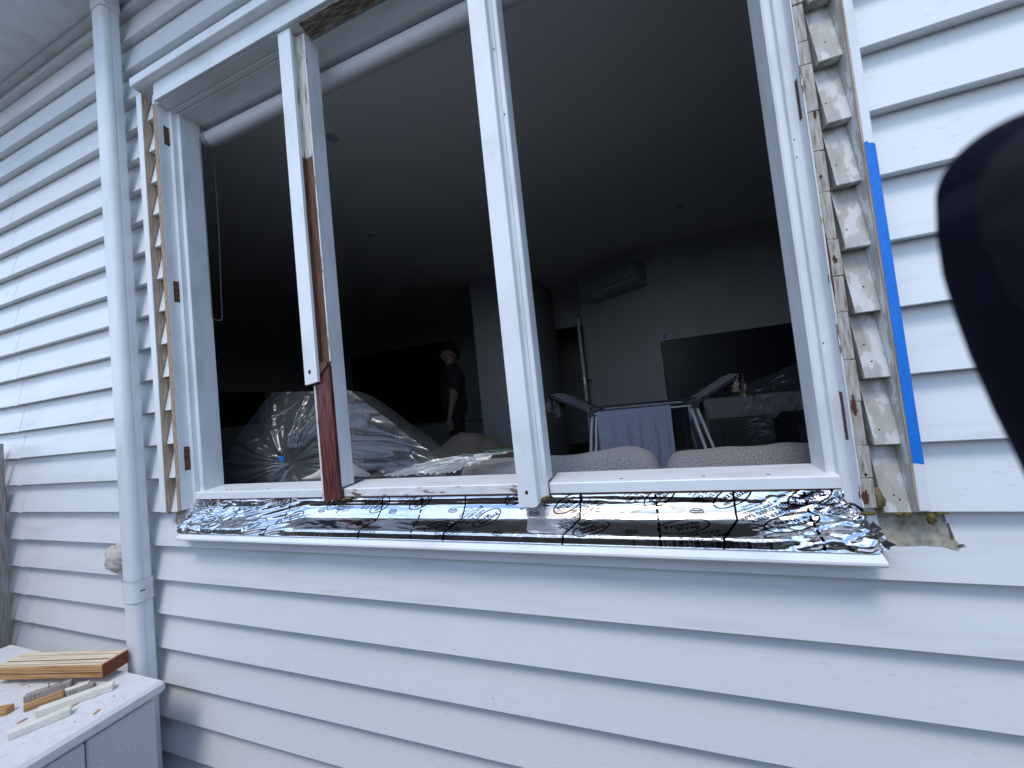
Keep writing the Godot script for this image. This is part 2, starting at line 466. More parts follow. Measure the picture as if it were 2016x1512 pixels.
func make_house():
	var house := thing("weatherboard_house", "white weatherboard house wall under a wide eave", "house")
	var rng := RandomNumberGenerator.new()
	rng.seed = 7
	var xl := -4.6
	var xr := 3.2
	for n in range(-7, 18):
		var m: Material = M.board if rng.randf() < 0.5 else M.board_b
		if n >= 1 and n <= 13:
			var a := MB.new()
			a.prism_x(board_profile(n), xl, -1.992)
			put(a.done(), "weatherboard", m, house)
			var b := MB.new()
			b.prism_x(board_profile(n), 0.466, xr)
			var bo := put(b.done(), "weatherboard", m, house)
			# the end that the facing used to cover: bare grey primer with a ragged paint edge
			var c := MB.new()
			c.prism_x(board_profile(n, -1.0, 0.0011), 0.4648, 0.5115)
			var ce := put(c.done(), "bare_end", M.primer, bo)
			if n == 1:
				ce.set_meta("label", "bare grey board end beside the stripped window jamb")
		elif n == 0:
			var a := MB.new()
			a.prism_x(board_profile(0), xl, -1.95)
			a.prism_x(board_profile(0, 0.066), -1.95, 0.444)
			a.prism_x(board_profile(0), 0.444, xr)
			put(a.done(), "weatherboard", m, house)
		else:
			var a := MB.new()
			a.prism_x(board_profile(n), xl, xr)
			put(a.done(), "weatherboard", m, house)
	for n in range(-4, 14):
		var sk := MB.new()
		var y0 := n * LAP
		sk.prism(PackedVector2Array([Vector2(-3.375, y0 - 0.0015), Vector2(-3.335, y0 - 0.0015), Vector2(-3.333, y0 + 0.02), Vector2(-3.343, y0 + 0.13), Vector2(-3.357, y0 + 0.13), Vector2(-3.376, y0 + 0.02)]), func(p, k): return Vector3(p.x, p.y, -BUTT * (p.y - n * LAP) / LAP + (0.0016 if k else -0.006)))
		put(sk.done(), "joint_soaker", M.board, house)
	# framing and lining behind the boards, with the opening left free
	var core := MB.new()
	core.box(Vector3(xl, -1.05, -0.16), Vector3(-2.0, 2.7, -0.075))
	core.box(Vector3(0.47, -1.05, -0.16), Vector3(xr, 2.7, -0.075))
	core.box(Vector3(-2.0, -1.05, -0.16), Vector3(0.47, 0.185, -0.075))
	core.box(Vector3(-2.0, 2.03, -0.16), Vector3(0.47, 2.7, -0.075))
	put(core.done(), "wall_frame", M.wall_in, house)
	# dark building paper behind the right-hand gap
	var paper := MB.new()
	paper.box(Vector3(0.436, 0.15, -0.062), Vector3(0.47, 2.1, -0.055))
	put(paper.done(), "building_paper", M.paper, house)
	# soffit with a board joint, fascia and gutter
	var so := MB.new()
	so.box(Vector3(xl - 0.4, 2.622, -0.03), Vector3(-2.30, 2.64, 0.30))
	so.box(Vector3(-2.296, 2.622, -0.03), Vector3(xr, 2.64, 0.30))
	put(so.done(), "soffit", M.soffit, house)
	put(boxmesh(Vector3(xl - 0.4, 2.60, -0.012), Vector3(xr, 2.622, 0.022), 0.003), "soffit_bead", M.soffit, house)
	put(boxmesh(Vector3(xl - 0.4, 2.60, 0.30), Vector3(xr, 2.78, 0.325), 0.004), "fascia_board", M.trim_h, house)
	put(boxmesh(Vector3(xl - 0.4, 2.68, 0.325), Vector3(xr, 2.78, 0.43), 0.02), "gutter", M.pipe, house)
	var rf := MB.new()
	rf.prism_x(PackedVector2Array([Vector2(0.36, 2.80), Vector2(-6.4, 3.9), Vector2(-6.4, 4.0), Vector2(0.36, 2.9)]), -7.2, xr + 0.3)
	put(rf.done(), "roof", M.fence, house)
	# scribers: strips cut in a zigzag to fit the boards
	for side in 2:
		var x0: float = -2.070 if side == 0 else 0.5110
		var x1: float = -2.034 if side == 0 else 0.5285
		var zf: float = 0.014 if side == 0 else 0.022
		var poly := PackedVector2Array()
		var yb: float = 0.152 if side == 0 else 0.158
		var yt := 2.075
		poly.append(Vector2(zf, yb))
		poly.append(Vector2(zf, yt))
		var pts := []
		for n in range(1, 15):
			var a := n * LAP
			pts.append(Vector2(0.0035, a + 0.001))
			pts.append(Vector2(0.0035 - BUTT * (LAP - 0.004) / LAP, a + LAP - 0.004))
		var zig := []
		for q in pts:
			if q.y >= yb and q.y <= yt:
				zig.append(q)
		zig.reverse()
		poly.append(Vector2(-0.02, yt))
		for q in zig:
			poly.append(q)
		poly.append(Vector2(0.0, yb))
		var s := MB.new()
		s.prism_x(poly, x0, x1)
		var sc := put(s.done(), "scriber", M.primer if side else M.wood_v, house)
		sc.set_meta("label", ["zigzag scriber strip with bare tan timber inside face", "zigzag scriber strip with grey inside face"][side])
		# its painted front
		var f := MB.new()
		if side == 0:
			f.box(Vector3(-2.0725, yb + 0.002, zf + 0.0002), Vector3(-2.036, yt, zf + 0.0035), 0.001)
		else:
			f.box(Vector3(0.5135, yb + 0.002, zf + 0.0002), Vector3(0.5305, 2.3, zf + 0.0035), 0.0015)
			f.box(Vector3(0.5286, yb + 0.002, 0.0), Vector3(0.5305, 2.3, zf + 0.0025), 0.0)
		put(f.done(), "painted_face", M.trim, sc)
		if side == 1:
			var e := MB.new()
			e.box(Vector3(0.5102, yb + 0.001, zf - 0.003), Vector3(0.5134, 2.3, zf + 0.0018), 0.0006)
			put(e.done(), "bare_edge", M.wood_v, sc)
			# taller piece beyond the frame
			var ext := MB.new()
			ext.box(Vector3(0.5110, yt + 0.001, -0.02), Vector3(0.5285, 2.3, zf))
			put(ext.done(), "scriber_top", M.primer, sc)
	# bare patch where the old sill facing came off, and its twin on the other side
	var pr := MB.new()
	var outline := [Vector2(0.462, 0.1485), Vector2(0.462, 0.074), Vector2(0.49, 0.070), Vector2(0.53, 0.073), Vector2(0.565, 0.071), Vector2(0.585, 0.064), Vector2(0.592, 0.071), Vector2(0.588, 0.082), Vector2(0.579, 0.096), Vector2(0.583, 0.112), Vector2(0.577, 0.124), Vector2(0.58, 0.138), Vector2(0.577, 0.1485)]
	pr.prism(PackedVector2Array(outline), func(p, k): return Vector3(p.x, p.y, -BUTT * p.y / LAP + (0.0012 if k else -0.004)))
	var pt := put(pr.done(), "bare_patch", M.patch, house)
	pt.set_meta("label", "ragged bare patch on the board right of the foil")
	var pe := MB.new()
	for q in [[0.581, 0.07, 0.60, 0.078], [0.578, 0.085, 0.585, 0.12], [0.574, 0.12, 0.580, 0.146]]:
		pe.prism(PackedVector2Array([Vector2(q[0], q[1]), Vector2(q[2], q[1] + 0.004), Vector2(q[2] - 0.003, q[3]), Vector2(q[0] + 0.002, q[3] - 0.003)]), func(p, k): return Vector3(p.x, p.y, -BUTT * p.y / LAP + (0.0024 if k else -0.003)))
	put(pe.done(), "paint_flake", M.rot_v, pt)
	var pl := MB.new()
	pl.prism(PackedVector2Array([Vector2(-2.055, 0.1485), Vector2(-2.05, 0.10), Vector2(-2.03, 0.088), Vector2(-2.0, 0.094), Vector2(-1.985, 0.11), Vector2(-1.985, 0.1485)]), func(p, k): return Vector3(p.x, p.y, -BUTT * p.y / LAP + (0.0012 if k else -0.004)))
	put(pl.done(), "bare_patch", M.patch, house)
	# remnants of yellow foam and putty under the ends of the scribers
	for q in [[0.435, 0.1475, 0.004, 0.022, 0.004], [0.487, 0.147, 0.004, 0.016, 0.004], [0.503, 0.146, 0.006, 0.010, 0.004], [0.543, 0.136, 0.002, 0.013, 0.014], [0.562, 0.1475, 0.0, 0.02, 0.003], [-1.985, 0.149, 0.004, 0.014, 0.004], [-2.035, 0.149, 0.006, 0.012, 0.004]]:
		var b := MB.new()
		b.ball(Vector3(q[0], q[1], q[2] - 0.004), Vector3(q[3] * 0.55, q[4] * 0.8, 0.007), 18, 0.42, rng)
		put(b.done(), "foam_remnant", M.foam, house)
	# thin cuts, nail heads and marks on the boards
	for q in [[-0.55, -0.42, 0.0014, 0.005]]:
		if q[2] <= 0.0:
			continue
		var yy: float = q[1]
		var n := int(floor(yy / LAP))
		var zz := -BUTT * (yy - n * LAP) / LAP
		put(boxmesh(Vector3(q[0], yy, zz - 0.004), Vector3(q[0] + q[2], yy + q[3], zz + 0.0006)), "scratch", M.crack, house)
	for n in range(1, 12):
		for xx in [rng.randf_range(0.471, 0.503), rng.randf_range(0.471, 0.503)]:
			if rng.randf() < 0.5:
				var yy: float = n * LAP + rng.randf_range(0.012, 0.11)
				var zz := -BUTT * (yy - n * LAP) / LAP
				var b := MB.new()
				b.ball(Vector3(xx, yy, zz + 0.001), Vector3(0.0022, 0.0022, 0.0012), 8)
				put(b.done(), "nail_head", M.hole, house)


# ---------------------------------------------------------------- the stripped window
func make_window():
	var win := thing("window_frame", "stripped white timber window frame without sashes, facings removed, bare wood showing", "window")
	var rng := RandomNumberGenerator.new()
	rng.seed = 17
	# jambs: raw outer edge, rebate face, bead, groove, reveal
	for side in 2:
		var s: float = 1.0 if side == 0 else -1.0
		var xo: float = -1.961 if side == 0 else 0.428
		var pf := PackedVector2Array([Vector2(xo - s * 0.016, -0.002), Vector2(xo, -0.002), Vector2(xo, -0.045), Vector2(xo + s * 0.015, -0.045), Vector2(xo + s * 0.018, -0.048), Vector2(xo + s * 0.018, -0.067), Vector2(xo + s * 0.032, -0.067), Vector2(xo + s * 0.036, -0.071), Vector2(xo + s * 0.036, -0.158), Vector2(xo - s * 0.016, -0.158)])
		var b := MB.new()
		b.prism_y(pf, 0.158, 2.03)
		var jamb := put(b.done(), "jamb", M.trim, win)
		# worn timber edge
		if side == 0:
			var e := MB.new()
			e.prism_y(PackedVector2Array([Vector2(xo - 0.026, -0.06), Vector2(xo - 0.026, 0.0005), Vector2(xo - 0.006, 0.0005), Vector2(xo - 0.001, -0.0016), Vector2(xo - 0.001, -0.0018), Vector2(xo - 0.0162, -0.0018), Vector2(xo - 0.0162, -0.06)]), 0.16, 2.012)
			put(e.done(), "worn_edge", M.worn_v, jamb)
		else:
			# weathered packers with open joints
			var y := 0.16
			while y < 2.0:
				var h: float = rng.randf_range(0.05, 0.125)
				var w: float = rng.randf_range(-0.002, 0.001)
				var pk := MB.new()
				pk.box(Vector3(0.4293, y, -0.06), Vector3(0.4525 + w, min(y + h, 2.012), 0.001 + rng.randf_range(-0.0015, 0.0015)), 0.0012)
				put(pk.done(), "packer", M.weath_v, jamb)
				y += h + rng.randf_range(0.0008, 0.0022)
			var ch := MB.new()
			ch.box(Vector3(0.4262, 0.16, -0.0035), Vector3(0.4291, 2.012, 0.0022), 0.0008)
			put(ch.done(), "paint_edge", M.peel_v, jamb)
			for q in [[0.4375, 0.37, 0.011, 0.045], [0.430, 0.62, 0.006, 0.17], [0.443, 1.07, 0.006, 0.02], [0.44, 0.72, 0.010, 0.022], [0.434, 0.165, 0.016, 0.038]]:
				var rp := MB.new()
				var pts := PackedVector2Array()
				for k in 17:
					var an := TAU * k / 17.0
					var rr := rng.randf_range(0.45, 1.15)
					pts.append(Vector2(q[0] + cos(an) * q[2] * 0.5 * rr, q[1] + q[3] * 0.5 + sin(an) * q[3] * 0.5 * rr))
				rp.prism_z(pts, -0.01, 0.0029)
				put(rp.done(), "rust_stain", M.rust, jamb)
			for q in [[0.4375, 0.93], [0.44, 0.235]]:
				var hb := MB.new()
				hb.ball(Vector3(q[0], q[1], 0.002), Vector3(0.0028, 0.0038, 0.002), 8)
				put(hb.done(), "nail_hole", M.hole, jamb)
			var fo := MB.new()
			fo.ball(Vector3(0.458, 0.178, -0.008), Vector3(0.013, 0.026, 0.012), 16, 0.18, rng)
			put(fo.done(), "foam_remnant", M.foam_pale, jamb)
		# hinge mortises cut in the rebate face
		var cuts := [[0.324, 0.431], [1.088, 1.187], [1.83, 1.92]] if side == 0 else [[0.31, 0.425], [1.093, 1.194]]
		for c in cuts:
			var hp := MB.new()
			var z0: float = -0.047 if side == 0 else -0.046
			var z1: float = -0.022
			var zw: float = 0.027 if side == 0 else 0.014
			var poly := PackedVector2Array()
			for q in [[0, 0], [0.5, 0.01], [1, 0], [0.96, 0.3], [1.0, 0.6], [0.97, 1.0], [0.4, 0.985], [0, 1], [0.05, 0.7], [0.0, 0.35]]:
				poly.append(Vector2(lerp(z1 - zw, z1, q[0]) + rng.randf_range(-0.001, 0.001), lerp(c[0], c[1], q[1]) + rng.randf_range(-0.002, 0.002)))
			var xa := xo - s * 0.003
			var xb := xo + s * 0.0009
			hp.prism(poly, func(p, k): return Vector3(xb if k else xa, p.y, p.x))
			var mo := put(hp.done(), "hinge_mortise", M.mortise, jamb)
			for t in [0.15, 0.5, 0.85]:
				var dot := MB.new()
				dot.ball(Vector3(xb, lerp(c[0], c[1], t), z1 - zw * 0.45), Vector3(0.0008, 0.0026, 0.0026), 8)
				put(dot.done(), "screw_hole", M.hole, mo)
		for k in 4:
			var yy: float = rng.randf_range(0.5, 1.8)
			var dot := MB.new()
			dot.ball(Vector3(xo + s * 0.014, yy, -0.0452), Vector3(0.0018, 0.0024, 0.0012), 8)
			put(dot.done(), "nail_hole", M.hole, jamb)
	# head: front lining, grooved underside, stained middle, flashing above
	var h := MB.new()
	h.prism_x(PackedVector2Array([Vector2(-0.002, 2.02), Vector2(-0.002, 2.006), Vector2(-0.0425, 2.003), Vector2(-0.0425, 2.008), Vector2(-0.0465, 2.008), Vector2(-0.0465, 1.999), Vector2(-0.064, 1.997), Vector2(-0.064, 2.003), Vector2(-0.069, 2.003), Vector2(-0.069, 1.994), Vector2(-0.158, 1.994), Vector2(-0.158, 2.06), Vector2(-0.002, 2.06)]), -1.99, 0.46)
	var head := put(h.done(), "head", M.trim_h, win)
	put(boxmesh(Vector3(-1.953, 2.009, -0.0015), Vector3(0.44, 2.118, 0.0125), 0.0015), "head_lining", M.trim_h, head)
	put(boxmesh(Vector3(-2.062, 2.092, -0.03), Vector3(0.56, 2.132, 0.045), 0.0025), "head_flashing", M.trim_h, head)
	put(boxmesh(Vector3(-1.99, 2.119, -0.03), Vector3(0.44, 2.16, -0.003)), "packing_strip", M.brown_v, head)
	var stain := MB.new()
	stain.prism_x(PackedVector2Array([Vector2(-0.004, 2.012), Vector2(-0.004, 2.0035), Vector2(-0.0440, 1.9985), Vector2(-0.0625, 1.9945), Vector2(-0.0625, 2.012)]), -1.092, -0.404)
	put(stain.done(), "stained_rebate", M.rot_h, head)
	put(boxmesh(Vector3(-1.99, 1.9935, -0.262), Vector3(0.46, 2.03, -0.1585)), "lining_board", M.trim_h, head)
	var sliver := MB.new()
	sliver.tube([Vector3(-1.00, 2.0, -0.05), Vector3(-1.001, 1.985, -0.051), Vector3(-1.003, 1.962, -0.05)], [0.0016, 0.0012, 0.0006], 6)
	put(sliver.done(), "splinter", M.wood_v, head)
	# sill, one length between each pair of posts
	for k in 3:
		var a: float = [-1.943, -1.100, -0.309][k]
		var b: float = [-1.182, -0.398, 0.410][k]
		var sm := MB.new()
		sm.prism_x(PackedVector2Array([Vector2(-0.045, 0.1935), Vector2(-0.045, 0.2205), Vector2(-0.0475, 0.2235), Vector2(-0.163, 0.231), Vector2(-0.163, 0.1935)]), a, b)
		var si := put(sm.done(), "sill", M.trim_h, win)
		if k == 1:
			si.set_meta("label", "sill length with peeling paint on its front edge")
			var pe := MB.new()
			pe.box(Vector3(a + 0.002, 0.1945, -0.0452), Vector3(b - 0.002, 0.2215, -0.0435), 0.001)
			put(pe.done(), "peeling_edge", M.peel_h, si)
		if k != 1:
			for q in 3:
				var dx: float = lerp(a, b, rng.randf_range(0.15, 0.9))
				put(boxmesh(Vector3(dx, 0.2235, -0.072), Vector3(dx + rng.randf_range(0.004, 0.012), 0.2262, -0.069)), "paint_chip", M.rust, si)
	put(boxmesh(Vector3(-1.94, 0.180, -0.075), Vector3(0.41, 0.1932, -0.052)), "sill_underside", M.brown_v, win)
	# post 1: bare rebate, cover strip hanging short, red repair below
	var post := MB.new()
	post.prism_y(PackedVector2Array([Vector2(-1.180, -0.0355), Vector2(-1.098, -0.0355), Vector2(-1.098, -0.098), Vector2(-1.180, -0.098)]), 0.232, 2.0)
	var p1 := put(post.done(), "mullion", M.trim, win)
	p1.set_meta("label", "mullion with bare brown rebate and dark red repaired foot")
	var raw_top := MB.new()
	raw_top.prism_y(PackedVector2Array([Vector2(-1.1905, -0.035), Vector2(-1.1905, -0.0125), Vector2(-1.140, -0.0125), Vector2(-1.140, -0.031), Vector2(-1.1005, -0.031), Vector2(-1.1005, -0.035)]), 1.50, 1.995)
	put(raw_top.done(), "bare_rebate", M.cream_v, p1)
	var raw := MB.new()
	raw.prism_y(PackedVector2Array([Vector2(-1.1905, -0.035), Vector2(-1.1905, -0.0125), Vector2(-1.140, -0.0125), Vector2(-1.140, -0.031), Vector2(-1.1005, -0.031), Vector2(-1.1005, -0.035)]), 0.70, 1.4995)
	put(raw.done(), "bare_rebate", M.brown_v, p1)
	# scarf joint: brown above the slant, red below
	var sc := MB.new()
	sc.prism_z(PackedVector2Array([Vector2(-1.176, 0.618), Vector2(-1.101, 0.688), Vector2(-1.101, 0.6995), Vector2(-1.176, 0.6995)]), -0.035, -0.0145)
	put(sc.done(), "scarf_end", M.brown_v, p1)
	var rd := MB.new()
	rd.prism_z(PackedVector2Array([Vector2(-1.170, 0.184), Vector2(-1.097, 0.190), Vector2(-1.0995, 0.684), Vector2(-1.172, 0.616)]), -0.0352, -0.0205)
	put(rd.done(), "repair_block", M.red_v, p1)
	put(boxmesh(Vector3(-1.178, 0.186, -0.036), Vector3(-1.1705, 0.617, -0.0195), 0.0008), "paint_edge", M.peel_v, p1)
	put(boxmesh(Vector3(-1.1015, 0.70, -0.0372), Vector3(-1.0962, 1.995, -0.0285), 0.001), "paint_edge", M.peel_v, p1)
	var strip := MB.new()
	strip.prism(PackedVector2Array([Vector2(-1.1975, 0.6215), Vector2(-1.1975, 2.005), Vector2(-1.136, 2.005), Vector2(-1.136, 0.628)]), func(p, k): return Vector3(p.x, p.y, 0.0 if k else -0.0122))
	var cs := put(strip.done(), "cover_strip", M.trim, p1)
	var ho := MB.new()
	ho.ball(Vector3(-1.171, 0.668, 0.0), Vector3(0.0065, 0.0085, 0.0012), 14)
	put(ho.done(), "screw_hole", M.hole, cs)
	for k in 5:
		var nb := MB.new()
		nb.ball(Vector3(-1.115 + rng.randf_range(-0.015, 0.01), rng.randf_range(0.9, 1.92), -0.031), Vector3(0.0025, 0.004, 0.0015), 8)
		put(nb.done(), "nail_hole", M.hole, p1)
	# post 2: whole, with cover strip and moulded rebate
	var b2 := MB.new()
	b2.prism_y(PackedVector2Array([Vector2(-0.397, -0.098), Vector2(-0.397, -0.001), Vector2(-0.395, 0.001), Vector2(-0.340, 0.001), Vector2(-0.3375, -0.0015), Vector2(-0.3375, -0.030), Vector2(-0.328, -0.030), Vector2(-0.3265, -0.034), Vector2(-0.325, -0.030), Vector2(-0.314, -0.030), Vector2(-0.311, -0.033), Vector2(-0.311, -0.098)]), 0.2315, 2.005)
	var p2 := put(b2.done(), "mullion", M.trim, win)
	p2.set_meta("label", "intact white mullion with a screw hole near its torn foot")
	var ft := MB.new()
	ft.prism_z(PackedVector2Array([Vector2(-0.397, 0.1662), Vector2(-0.392, 0.164), Vector2(-0.376, 0.166), Vector2(-0.36, 0.1632), Vector2(-0.344, 0.1655), Vector2(-0.3375, 0.171), Vector2(-0.3375, 0.2313), Vector2(-0.397, 0.2313)]), -0.043, 0.0008)
	put(ft.done(), "foot", M.trim, p2)
	var ft2 := MB.new()
	ft2.prism_z(PackedVector2Array([Vector2(-0.3373, 0.176), Vector2(-0.329, 0.184), Vector2(-0.322, 0.188), Vector2(-0.312, 0.186), Vector2(-0.3115, 0.2313), Vector2(-0.3373, 0.2313)]), -0.043, -0.030)
	put(ft2.done(), "foot", M.trim, p2)
	for q in [[-0.327, 0.181, 0.016], [-0.316, 0.185, 0.013], [-0.335, 0.171, 0.01]]:
		var fo := MB.new()
		fo.ball(Vector3(q[0], q[1], -0.034), Vector3(q[2] * 0.6, q[2] * 0.5, 0.008), 14, 0.25, rng)
		put(fo.done(), "foam_remnant", M.foam_pale, p2)
	for q in [[-1.10, 0.186], [-1.13, 0.184], [-1.075, 0.19]]:
		var fo := MB.new()
		fo.ball(Vector3(q[0], q[1], -0.036), Vector3(0.016, 0.004, 0.009), 14, 0.25, rng)
		put(fo.done(), "foam_remnant", M.foam_pale, p1)
	var hole := MB.new()
	hole.ball(Vector3(-0.369, 0.208, 0.0008), Vector3(0.0048, 0.0068, 0.0012), 14)
	put(hole.done(), "screw_hole", M.hole, p2)
	for q in [[-0.322, 1.38], [-0.333, 1.6]]:
		var nb := MB.new()
		nb.ball(Vector3(q[0], q[1], -0.029), Vector3(0.002, 0.004, 0.0015), 8)
		put(nb.done(), "nail_hole", M.hole, p2)
	# the small rounded ledge below the foil
	var led := MB.new()
	led.prism_x(PackedVector2Array([Vector2(-0.02, 0.045), Vector2(-0.02, 0.074), Vector2(0.030, 0.0695), Vector2(0.046, 0.0605), Vector2(0.050, 0.0575), Vector2(0.0505, 0.052), Vector2(0.047, 0.0475), Vector2(0.03, 0.047)]), -1.922, 0.437)
	var lo := put(led.done(), "sill_ledge", M.trim_h, win)
	lo.set_meta("label", "narrow rounded white ledge under the foil")


# ---------------------------------------------------------------- foil flashing tape with its print
func stamp(img: Image, mesh: TextMesh, xf: Transform2D, col: Color):
	var arr := mesh.surface_get_arrays(0)
	var v: PackedVector3Array = arr[Mesh.ARRAY_VERTEX]
	var ix: PackedInt32Array = arr[Mesh.ARRAY_INDEX]
	var W := img.get_width()
	var H := img.get_height()
	for k in range(0, ix.size(), 3):
		var a := xf * Vector2(v[ix[k]].x, -v[ix[k]].y)
		var b := xf * Vector2(v[ix[k + 1]].x, -v[ix[k + 1]].y)
		var c := xf * Vector2(v[ix[k + 2]].x, -v[ix[k + 2]].y)
		var d := (b - a).cross(c - a)
		if absf(d) < 1e-6:
			continue
		for y in range(max(0, int(floor(min(a.y, min(b.y, c.y))))), min(H, int(ceil(max(a.y, max(b.y, c.y)))) + 1)):
			for x in range(max(0, int(floor(min(a.x, min(b.x, c.x))))), min(W, int(ceil(max(a.x, max(b.x, c.x)))) + 1)):
				var p := Vector2(x + 0.5, y + 0.5)
				var u := (p - a).cross(c - a) / d
				var w := (b - a).cross(p - a) / d
				if u >= -0.02 and w >= -0.02 and u + w <= 1.02:
					img.set_pixel(x, y, col)

func stroke(img: Image, a: Vector2, b: Vector2, r: float, col: Color):
	var n := int(a.distance_to(b)) + 1
	for i in n + 1:
		var p := a.lerp(b, float(i) / n)
		img.fill_rect(Rect2i(int(p.x - r), int(p.y - r), int(ceil(r * 2)), int(ceil(r * 2))), col)

func make_foil():
	var W := 2048
	var H := 224
	var img := Image.create(W, H, false, Image.FORMAT_RGB8)
	var nz := noise(201, 0.01, 4)
	for y in H:
		for x in W:
			var t := 0.86 + 0.06 * nz.get_noise_2d(x * 1.0, y * 4.0)
			img.set_pixel(x, y, Color(t, t, t * 1.01))
	var ink := Color(0.02, 0.02, 0.025)
	var bold := SystemFont.new()
	bold.font_names = PackedStringArray(["Droid Sans"])
	bold.font_weight = 700
	var slab := SystemFont.new()
	slab.font_names = PackedStringArray(["Droid Serif"])
	slab.font_weight = 700
	var texts := {}
	for e in [["Protecto", slab, 20], ["Wrap", slab, 20], ["SUPER STICK", bold, 16], ["BUILDING TAPE", bold, 16], ["www.protectowrap.com", bold, 7], ["STICK TECHNOLOGY", bold, 8], ["1-800-759-9727", bold, 7]]:
		var t := TextMesh.new()
		t.text = e[0]
		t.font = e[1]
		t.font_size = e[2]
		t.pixel_size = 1.0
		t.depth = 0.0
		t.curve_step = 2.0
		texts[e[0]] = t
	var place := func(at: Vector2, rot: float, k: float):
		var base := Transform2D(rot, Vector2(k, k), 0.0, at)
		for sh in [0.0, 1.0]:
			stamp(img, texts["Protecto"], base * Transform2D(0, Vector2(-2 + sh, -9)), ink)
			stamp(img, texts["Wrap"], base * Transform2D(0, Vector2(6 + sh, 8)), ink)
		var prev := Vector2.ZERO
		for i in 49:
			var an := TAU * i / 48.0
			var p: Vector2 = base * Vector2(cos(an) * 62.0, sin(an) * 30.0)
			if i > 0:
				stroke(img, prev, p, 1.3, ink)
			prev = p
		stamp(img, texts["SUPER STICK"], base * Transform2D(0, Vector2(20, 42)), ink)
		stamp(img, texts["BUILDING TAPE"], base * Transform2D(0, Vector2(22, 60)), ink)
		stamp(img, texts["STICK TECHNOLOGY"], base * Transform2D(0, Vector2(30, 74)), ink)
		stamp(img, texts["www.protectowrap.com"], base * Transform2D(0, Vector2(30, 84)), ink)
		stamp(img, texts["1-800-759-9727"], base * Transform2D(0, Vector2(30, 93)), ink)
	# where the marks lie: x along the wall, d down the sheet in pixels
	var px := func(x: float) -> float: return (x + 1.975) / 2.46 * W
	var prng := RandomNumberGenerator.new()
	prng.seed = 91
	for e in [[-0.98, 150, -0.45, 0.78], [-0.50, 118, 2.2, 0.80], [0.07, 146, -0.35, 0.90], [0.315, 128, 2.65, 0.90], [-1.33, 118, -0.6, 0.72], [-1.62, 70, -0.7, 0.7], [-0.76, 44, 2.4, 0.76], [-0.24, 60, -0.8, 0.76], [0.20, 40, 2.35, 0.8], [-1.14, 46, -0.8, 0.7], [-1.80, 140, -0.5, 0.7], [-0.66, 158, -0.5, 0.74], [-0.17, 160, 2.5, 0.78], [-1.50, 160, 2.4, 0.7], [-0.93, 60, 2.3, 0.72], [-0.40, 30, -0.7, 0.72], [0.02, 38, 2.3, 0.75], [0.37, 40, -0.6, 0.75], [-1.85, 40, 2.4, 0.66], [-1.40, 30, 2.3, 0.66]]:
		place.call(Vector2(px.call(e[0]), e[1]), e[2], e[3])
	for x in [-1.66, -1.37, -0.92, -0.585, -0.20, 0.205]:
		var a: float = px.call(x)
		stroke(img, Vector2(a, 0), Vector2(a - 4, 118), 1.8, ink)
		stroke(img, Vector2(a - 4, 118), Vector2(a - 38, 190), 1.8, ink)
		stroke(img, Vector2(a - 38, 190), Vector2(a - 42, 223), 1.8, ink)
	for x in [-0.755, 0.01, 0.36]:
		var a: float = px.call(x)
		for k in 9:
			stroke(img, Vector2(a, 6 + k * 25), Vector2(a, 18 + k * 25), 2.2, ink)
	for e in [[-0.87, 88], [-0.63, 84], [-0.345, 96], [-0.16, 84], [0.11, 90], [-0.06, 172], [-0.45, 188], [0.33, 66], [-1.2, 84]]:
		var c := Vector2(px.call(e[0]), e[1])
		var prev := Vector2.ZERO
		for i in 25:
			var an := TAU * i / 24.0
			var p := c + Vector2(cos(an) * 13.0, sin(an) * 10.0)
			if i > 0:
				stroke(img, prev, p, 1.0, ink)
			prev = p
		stroke(img, c + Vector2(-8, -3), c + Vector2(8, -3), 1.4, ink)
		stroke(img, c + Vector2(-8, 3), c + Vector2(8, 2), 1.4, ink)
	img.generate_mipmaps()
	var m := StandardMaterial3D.new()
	m.albedo_texture = ImageTexture.create_from_image(img)
	m.metallic = 1.0
	m.roughness = 0.10
	m.cull_mode = BaseMaterial3D.CULL_DISABLED
	# profile (z, y): under the sill, down, slope, ledge, drip
	var prof := [Vector2(-0.070, 0.1895), Vector2(-0.053, 0.1885), Vector2(-0.0495, 0.180), Vector2(-0.047, 0.158), Vector2(-0.040, 0.1475), Vector2(-0.0205, 0.124), Vector2(-0.012, 0.118), Vector2(0.024, 0.0985), Vector2(0.0305, 0.094), Vector2(0.0325, 0.088), Vector2(0.033, 0.0735), Vector2(0.0345, 0.0715)]
	var len := [0.0]
	for i in range(1, prof.size()):
		len.append(len[-1] + prof[i].distance_to(prof[i - 1]))
	var total: float = len[-1]
	var fine := noise(211, 1.0, 2)
	var big := noise(223, 1.0, 3)
	var f := func(u: float, v: float) -> Vector3:
		var s := v * total
		var i := 0
		while i < prof.size() - 2 and s > len[i + 1]:
			i += 1
		var t: float = clamp((s - len[i]) / (len[i + 1] - len[i]), 0.0, 1.0)
		var p: Vector2 = prof[i].lerp(prof[i + 1], t)
		var d: Vector2 = (prof[i + 1] - prof[i]).normalized()
		var nn := Vector2(-d.y, d.x)
		var x: float = lerp(-1.972, 0.458, u)
		# creases gather towards the two ends
		var e: float = max(smoothstep(-1.55, -1.95, x), smoothstep(0.16, 0.43, x))
		var amp: float = 0.00010 + 0.0075 * e
		var r := 1.0 - absf(fine.get_noise_2d(x * 11.0 + v * 2.5, v * 3.0 + x * 5.0)) * 2.0
		var r2 := 1.0 - absf(big.get_noise_2d(x * 7.0 - v * 2.2, v * 5.0)) * 2.0
		var edge: float = smoothstep(0.0, 0.12, v) * smoothstep(1.0, 0.93, v)
